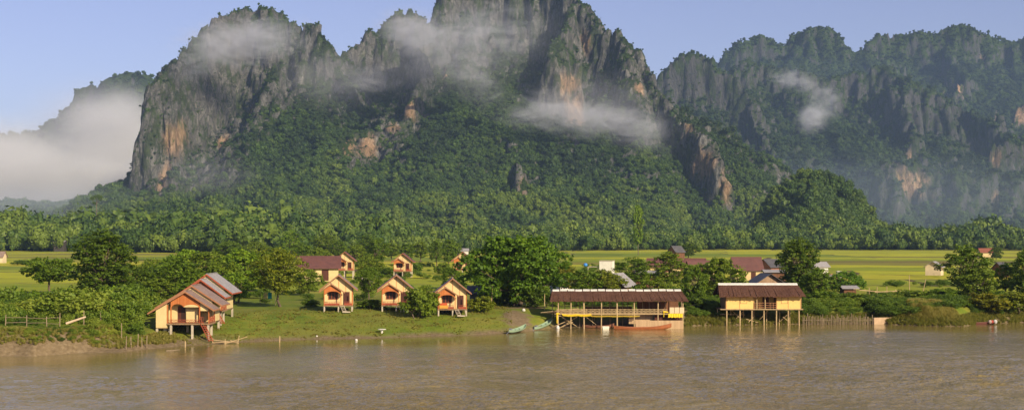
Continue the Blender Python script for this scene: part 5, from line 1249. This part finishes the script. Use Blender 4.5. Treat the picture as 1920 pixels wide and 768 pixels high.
# lone emergent tree in front of the fog
def lone():
    d = 1300.0; x = wx(181, d); z0 = wz(401, d) - 4; z1 = wz(366, d)
    e = empty('tree', (x, d, z0), 0, 'solitary flat topped tree silhouetted against the fog bank', 'tree')
    lb = [(0, 0, z1 - z0 - 2.4, 3.0), (-4.4, 0, z1 - z0 - 3.6, 2.3), (4.2, .5, z1 - z0 - 3.2, 2.5), (1.6, 1, z1 - z0 - 1.6, 2.4), (-2.0, 0, z1 - z0 - 8.0, 1.7)]
    V, Fc = leafy(900, lb, 16, 22, .55, .3); me = mesh_from('crown', V, Fc); me.materials.append(M_LEAF); c = link('crown', me, None, e); c.color = GREENS['dark']
    tb = trunk_mesh(5, lb, (z1 - z0) * .62, .55); tb.build('trunk', M_BARK, e)
lone()

# ---- undergrowth and grasses (nobody could count these)
def band(n, pxa, pxb, t0, t1, seed):
    r = np.random.default_rng(seed); px = r.uniform(pxa, pxb, n); t = r.uniform(t0, t1, n)
    x = wx(px, 178); y = shore_y(x) + t
    x = wx(px, y) ; y = shore_y(x) + t
    return x, y, r
x, y, r = band(1900, -60, 284, 2.0, 40, 1)
h = (0.45 + 1.5 * np.clip(0.35 + 1.1 * fbm(x / 6, y / 6, o=3), 0.05, 1.3)) * np.exp(r.normal(0, .25, len(x))); h *= sstep(1.0, 11, y - shore_y(x)) * .68 + .32
k = ~((x * F / y + 960 > 262) & (y < 172)); x, y, h = x[k], y[k], h[k]
h = np.where((x * F / y + 960 < 170) & (y - shore_y(x) < 10), np.minimum(h, .42), h)
scatter('undergrowth', BUSHC, np.stack([x, y, ground_z(x, y) - .1], 1), h * r.uniform(.9, 1.5, len(x)), h * 1.1, .30 + .8 * fbm(x / 7, y / 7, o=2) + .3 * r.random(len(x)), 'tangled bright green undergrowth covering the left bank')
x, y, r = band(1500, 1505, 1990, 1.6, 26, 2)
h = 0.7 + 0.7 * np.clip(0.5 + fbm(x / 5, y / 5, o=3), 0.1, 1.5); k = ~((x > wx(1690, 200)) & (x < wx(1815, 200)) & (y - shore_y(x) < 4)); x, y, h = x[k], y[k], h[k]
scatter('undergrowth', BUSHC, np.stack([x, y, ground_z(x, y) - .1], 1), h * r.uniform(.9, 1.4, len(x)), h, .05 + .45 * fbm(x / 6, y / 6, o=2) + .25 * r.random(len(x)), 'dense green undergrowth covering the right bank')
x, y, r = band(900, 1290, 1350, 1.5, 20, 3); x2, y2, r2 = band(900, 1040, 1510, 9, 60, 4)
x = np.concatenate([x[:160], x2]); y = np.concatenate([y[:160], y2]); h = r.uniform(.5, 1.1, len(x))
scatter('undergrowth', BUSHC, np.stack([x, y, ground_z(x, y) - .1], 1), h * 1.2, h, .0 + .4 * fbm(x / 6, y / 6, o=2) + .25 * r.random(len(x)), 'weeds and low plants growing around the village houses')
# scrub on the open grassland behind the bungalows
r = np.random.default_rng(6); n = 1700; x = r.uniform(-70, 150, n); y = r.uniform(205, 470, n); k = (fbm(x / 22, y / 22, o=3) > .12) & ~((x > wx(1560, 300)) & (y > 300)); x, y = x[k], y[k]
h = r.uniform(.5, 1.5, len(x))
scatter('undergrowth', BUSHC, np.stack([x, y, ground_z(x, y) - .1], 1), h * 1.4, h, .05 + .35 * r.random(len(x)), 'patches of scrub in the meadow behind the bungalows')
# grass
x, y, r = band(7000, 1690, 1832, .0, 11, 7); tt = y - shore_y(x); h = (.42 + .42 * np.clip(.4 + fbm(x / 1.8, y / 1.8, o=2), 0, 1)) * r.uniform(.6, 1.25, len(x)) * sstep(-.3, 3.0, tt) * sstep(wx(1825, 188), wx(1795, 188), x)
scatter('reeds', TUFTC, np.stack([x, y, ground_z(x, y)], 1), h * 1.2, h * 1.25, .65 + .45 * r.random(len(x)), 'tall olive reeds on the low spit of the right bank')
xs, ys_, r = band(4200, 285, 960, .2, 26, 8); xb_, yb_, r2 = band(900, -40, 300, 1.6, 9, 9); xc, yc, r3 = band(1800, 1286, 1990, -.1, 2.2, 10)
x = np.concatenate([xs, xb_, xc]); y = np.concatenate([ys_, yb_, yc]); r = np.random.default_rng(4)
h = np.concatenate([np.full(len(xs), .09) * (1 + 1.2 * (fbm(xs / 3, ys_ / 3, o=2) > .25)), np.full(len(xb_), .34), np.full(len(xc), .42)]) * r.uniform(.6, 1.3, len(x))
scatter('grass', TUFTC, np.stack([x, y, ground_z(x, y)], 1), h * 1.5, h, np.concatenate([np.full(len(xs), .5), np.full(len(xb_), .55), np.full(len(xc), .3)]) + .25 * r.random(len(x)), 'short grass tufts on the lawn and along the waterline')
# flotsam on the left bank
# ================================================================ haze
def haze_box():
    mb = MB().box(-3600, 3600, -400, 7600, -4, 560)
    m, nt, out = newmat('haze_air')
    v = nt.add('ShaderNodeVolumePrincipled', Color=(0.44, 0.64, 1.0, 1), Density=HAZE_D, Anisotropy=0.1)
    nt.l.new(v.outputs[0], out.inputs['Volume'])
    tag(mb.build('haze', m), 'thin bluish morning haze filling the valley air', kind='stuff')
HAZE_D = 0.62e-4
haze_box()
# ================================================================ mist
def mist_mat(name, dens, nscale, edge, thr, col=(0.78, 0.80, 0.86), seed=0.0, warp=1.0):
    m, nt, out = newmat(name)
    O = nt.obj(); P = nt.pos()
    ln = nt.add('ShaderNodeVectorMath', {'operation': 'LENGTH'}, i0=O).outputs['Value']
    off = nt.add('ShaderNodeMapping', Vector=P, Location=(seed * 331, seed * 97, 0), Scale=(0.8, 1, 1.7), Rotation=(0, R(18), 0)).outputs[0]
    n = nt.noise(off, nscale, 6, 0.66, 1.6)
    fall = nt.math('SUBTRACT', 1.0, ln)
    v = nt.math('ADD', nt.math('MULTIPLY', fall, edge), nt.math('MULTIPLY', nt.math('SUBTRACT', n, thr), warp * 2))
    v = nt.math('MULTIPLY', nt.mapr(v, 0.0, 1.3, 0, 1), nt.mapr(fall, 0.0, 0.55, 0, 1))
    v = nt.math('MULTIPLY', nt.math('POWER', v, 1.4), dens)
    pv = nt.add('ShaderNodeVolumePrincipled', Color=(*col, 1), Density=v, Anisotropy=0.0)
    nt.l.new(pv.outputs[0], out.inputs['Volume'])
    return m
W3 = mist_mat('mist_veil', 0.0042, 0.014, 1.5, 0.48, (0.80, 0.82, 0.88), 6, 1.4)
SPH = ico(3)
def mist(px, py, d, rx, ry, rz, mat, label, tilt=0.0):
    V, Fc = SPH
    o = link('mist', mesh_from('mist', V, Fc, True), mat, None, (wx(px, d), d, wz(py, d)))
    o.scale = (rx, ry, rz); o.rotation_euler = (0, R(tilt), 0)
    return tag(o, label, kind='stuff')
FOG = mist_mat('fog_bank', 0.011, 0.0065, 1.7, 0.44, (0.99, 0.99, 0.99), 1, 1.7)
FOG2 = mist_mat('fog_veil', 0.0035, 0.006, 1.8, 0.40, (0.9, 0.9, 0.95), 4)
mist(60, 350, 2500, 480, 300, 120, FOG, 'thick white fog bank lying in the valley at the left')
mist(215, 262, 2620, 135, 200, 135, FOG, 'upper part of the fog climbing against the left cliff', 0)
mist(-60, 300, 2700, 330, 200, 120, FOG, 'paler top of the fog bank at the left edge')
W1 = mist_mat('mist_cap', 0.024, 0.020, 1.6, 0.50, seed=2, warp=2.6)
W2 = mist_mat('mist_thin', 0.011, 0.024, 1.4, 0.52, seed=3, warp=2.6)
mist(455, 78, 1830, 131, 60, 49, W1, 'grey cloud cap across the top of the left peak', -4)
mist(375, 118, 1790, 60, 40, 33, W2, 'thin tail of the cloud on the left peak', -25)
mist(880, 75, 1860, 162, 60, 67, W2, 'torn mist drifting below the central summit', -14)
mist(775, 60, 1900, 77, 50, 44, W1, 'grey mist filling the notch left of the central summit', 10)
mist(895, 150, 1800, 57, 40, 46, W2, 'small mist puff under the central summit', 20)
mist(1085, 218, 1760, 175, 45, 41, W1, 'long bright mist band across the forest below the ochre cliff', 8)
mist(1185, 240, 1720, 87, 40, 39, W2, 'ragged right end of the long mist band', 22)
mist(700, 150, 1800, 62, 40, 28, W2, 'faint mist shred on the middle spur', 0)
mist(1490, 150, 2560, 75, 60, 34, W2, 'faint upper streak of the mist on the right ridges', 12)
mist(1545, 190, 2540, 52, 60, 60, W2, 'faint middle of the mist on the right ridges', -20)
mist(1520, 222, 2500, 42, 50, 44, W1, 'denser lower lobe of the mist on the right ridges', 30)
mist(200, 250, 2750, 260, 220, 150, FOG2, 'thin veil of fog over the left mountain shoulder', 0)
mist(390, 330, 1690, 112, 40, 50, W3, 'veil of mist at the foot of the left grey cliff', 0)

mist(860, 95, 1840, 210, 70, 95, W3, 'broad thin veil of mist around the central summit', -10)
mist(620, 150, 1850, 110, 60, 70, W3, 'thin veil of mist over the middle peaks', 8)
mist(1120, 190, 1800, 130, 60, 60, W3, 'thin haze above the long mist band', 12)
FOG3 = mist_mat('low_haze', 0.0011, 0.004, 1.8, 0.40, (0.75, 0.82, 0.95), 8)
mist(60, 392, 1900, 520, 420, 55, FOG3, 'low thin haze lying on the wooded foothill at the left', 0)
mist(1640, 372, 2020, 520, 230, 105, mist_mat('valley_haze', 0.0006, 0.003, 1.8, 0.38, (0.60, 0.74, 0.98), 9), 'bluish valley haze between the round hill and the ridges at the right', 0)
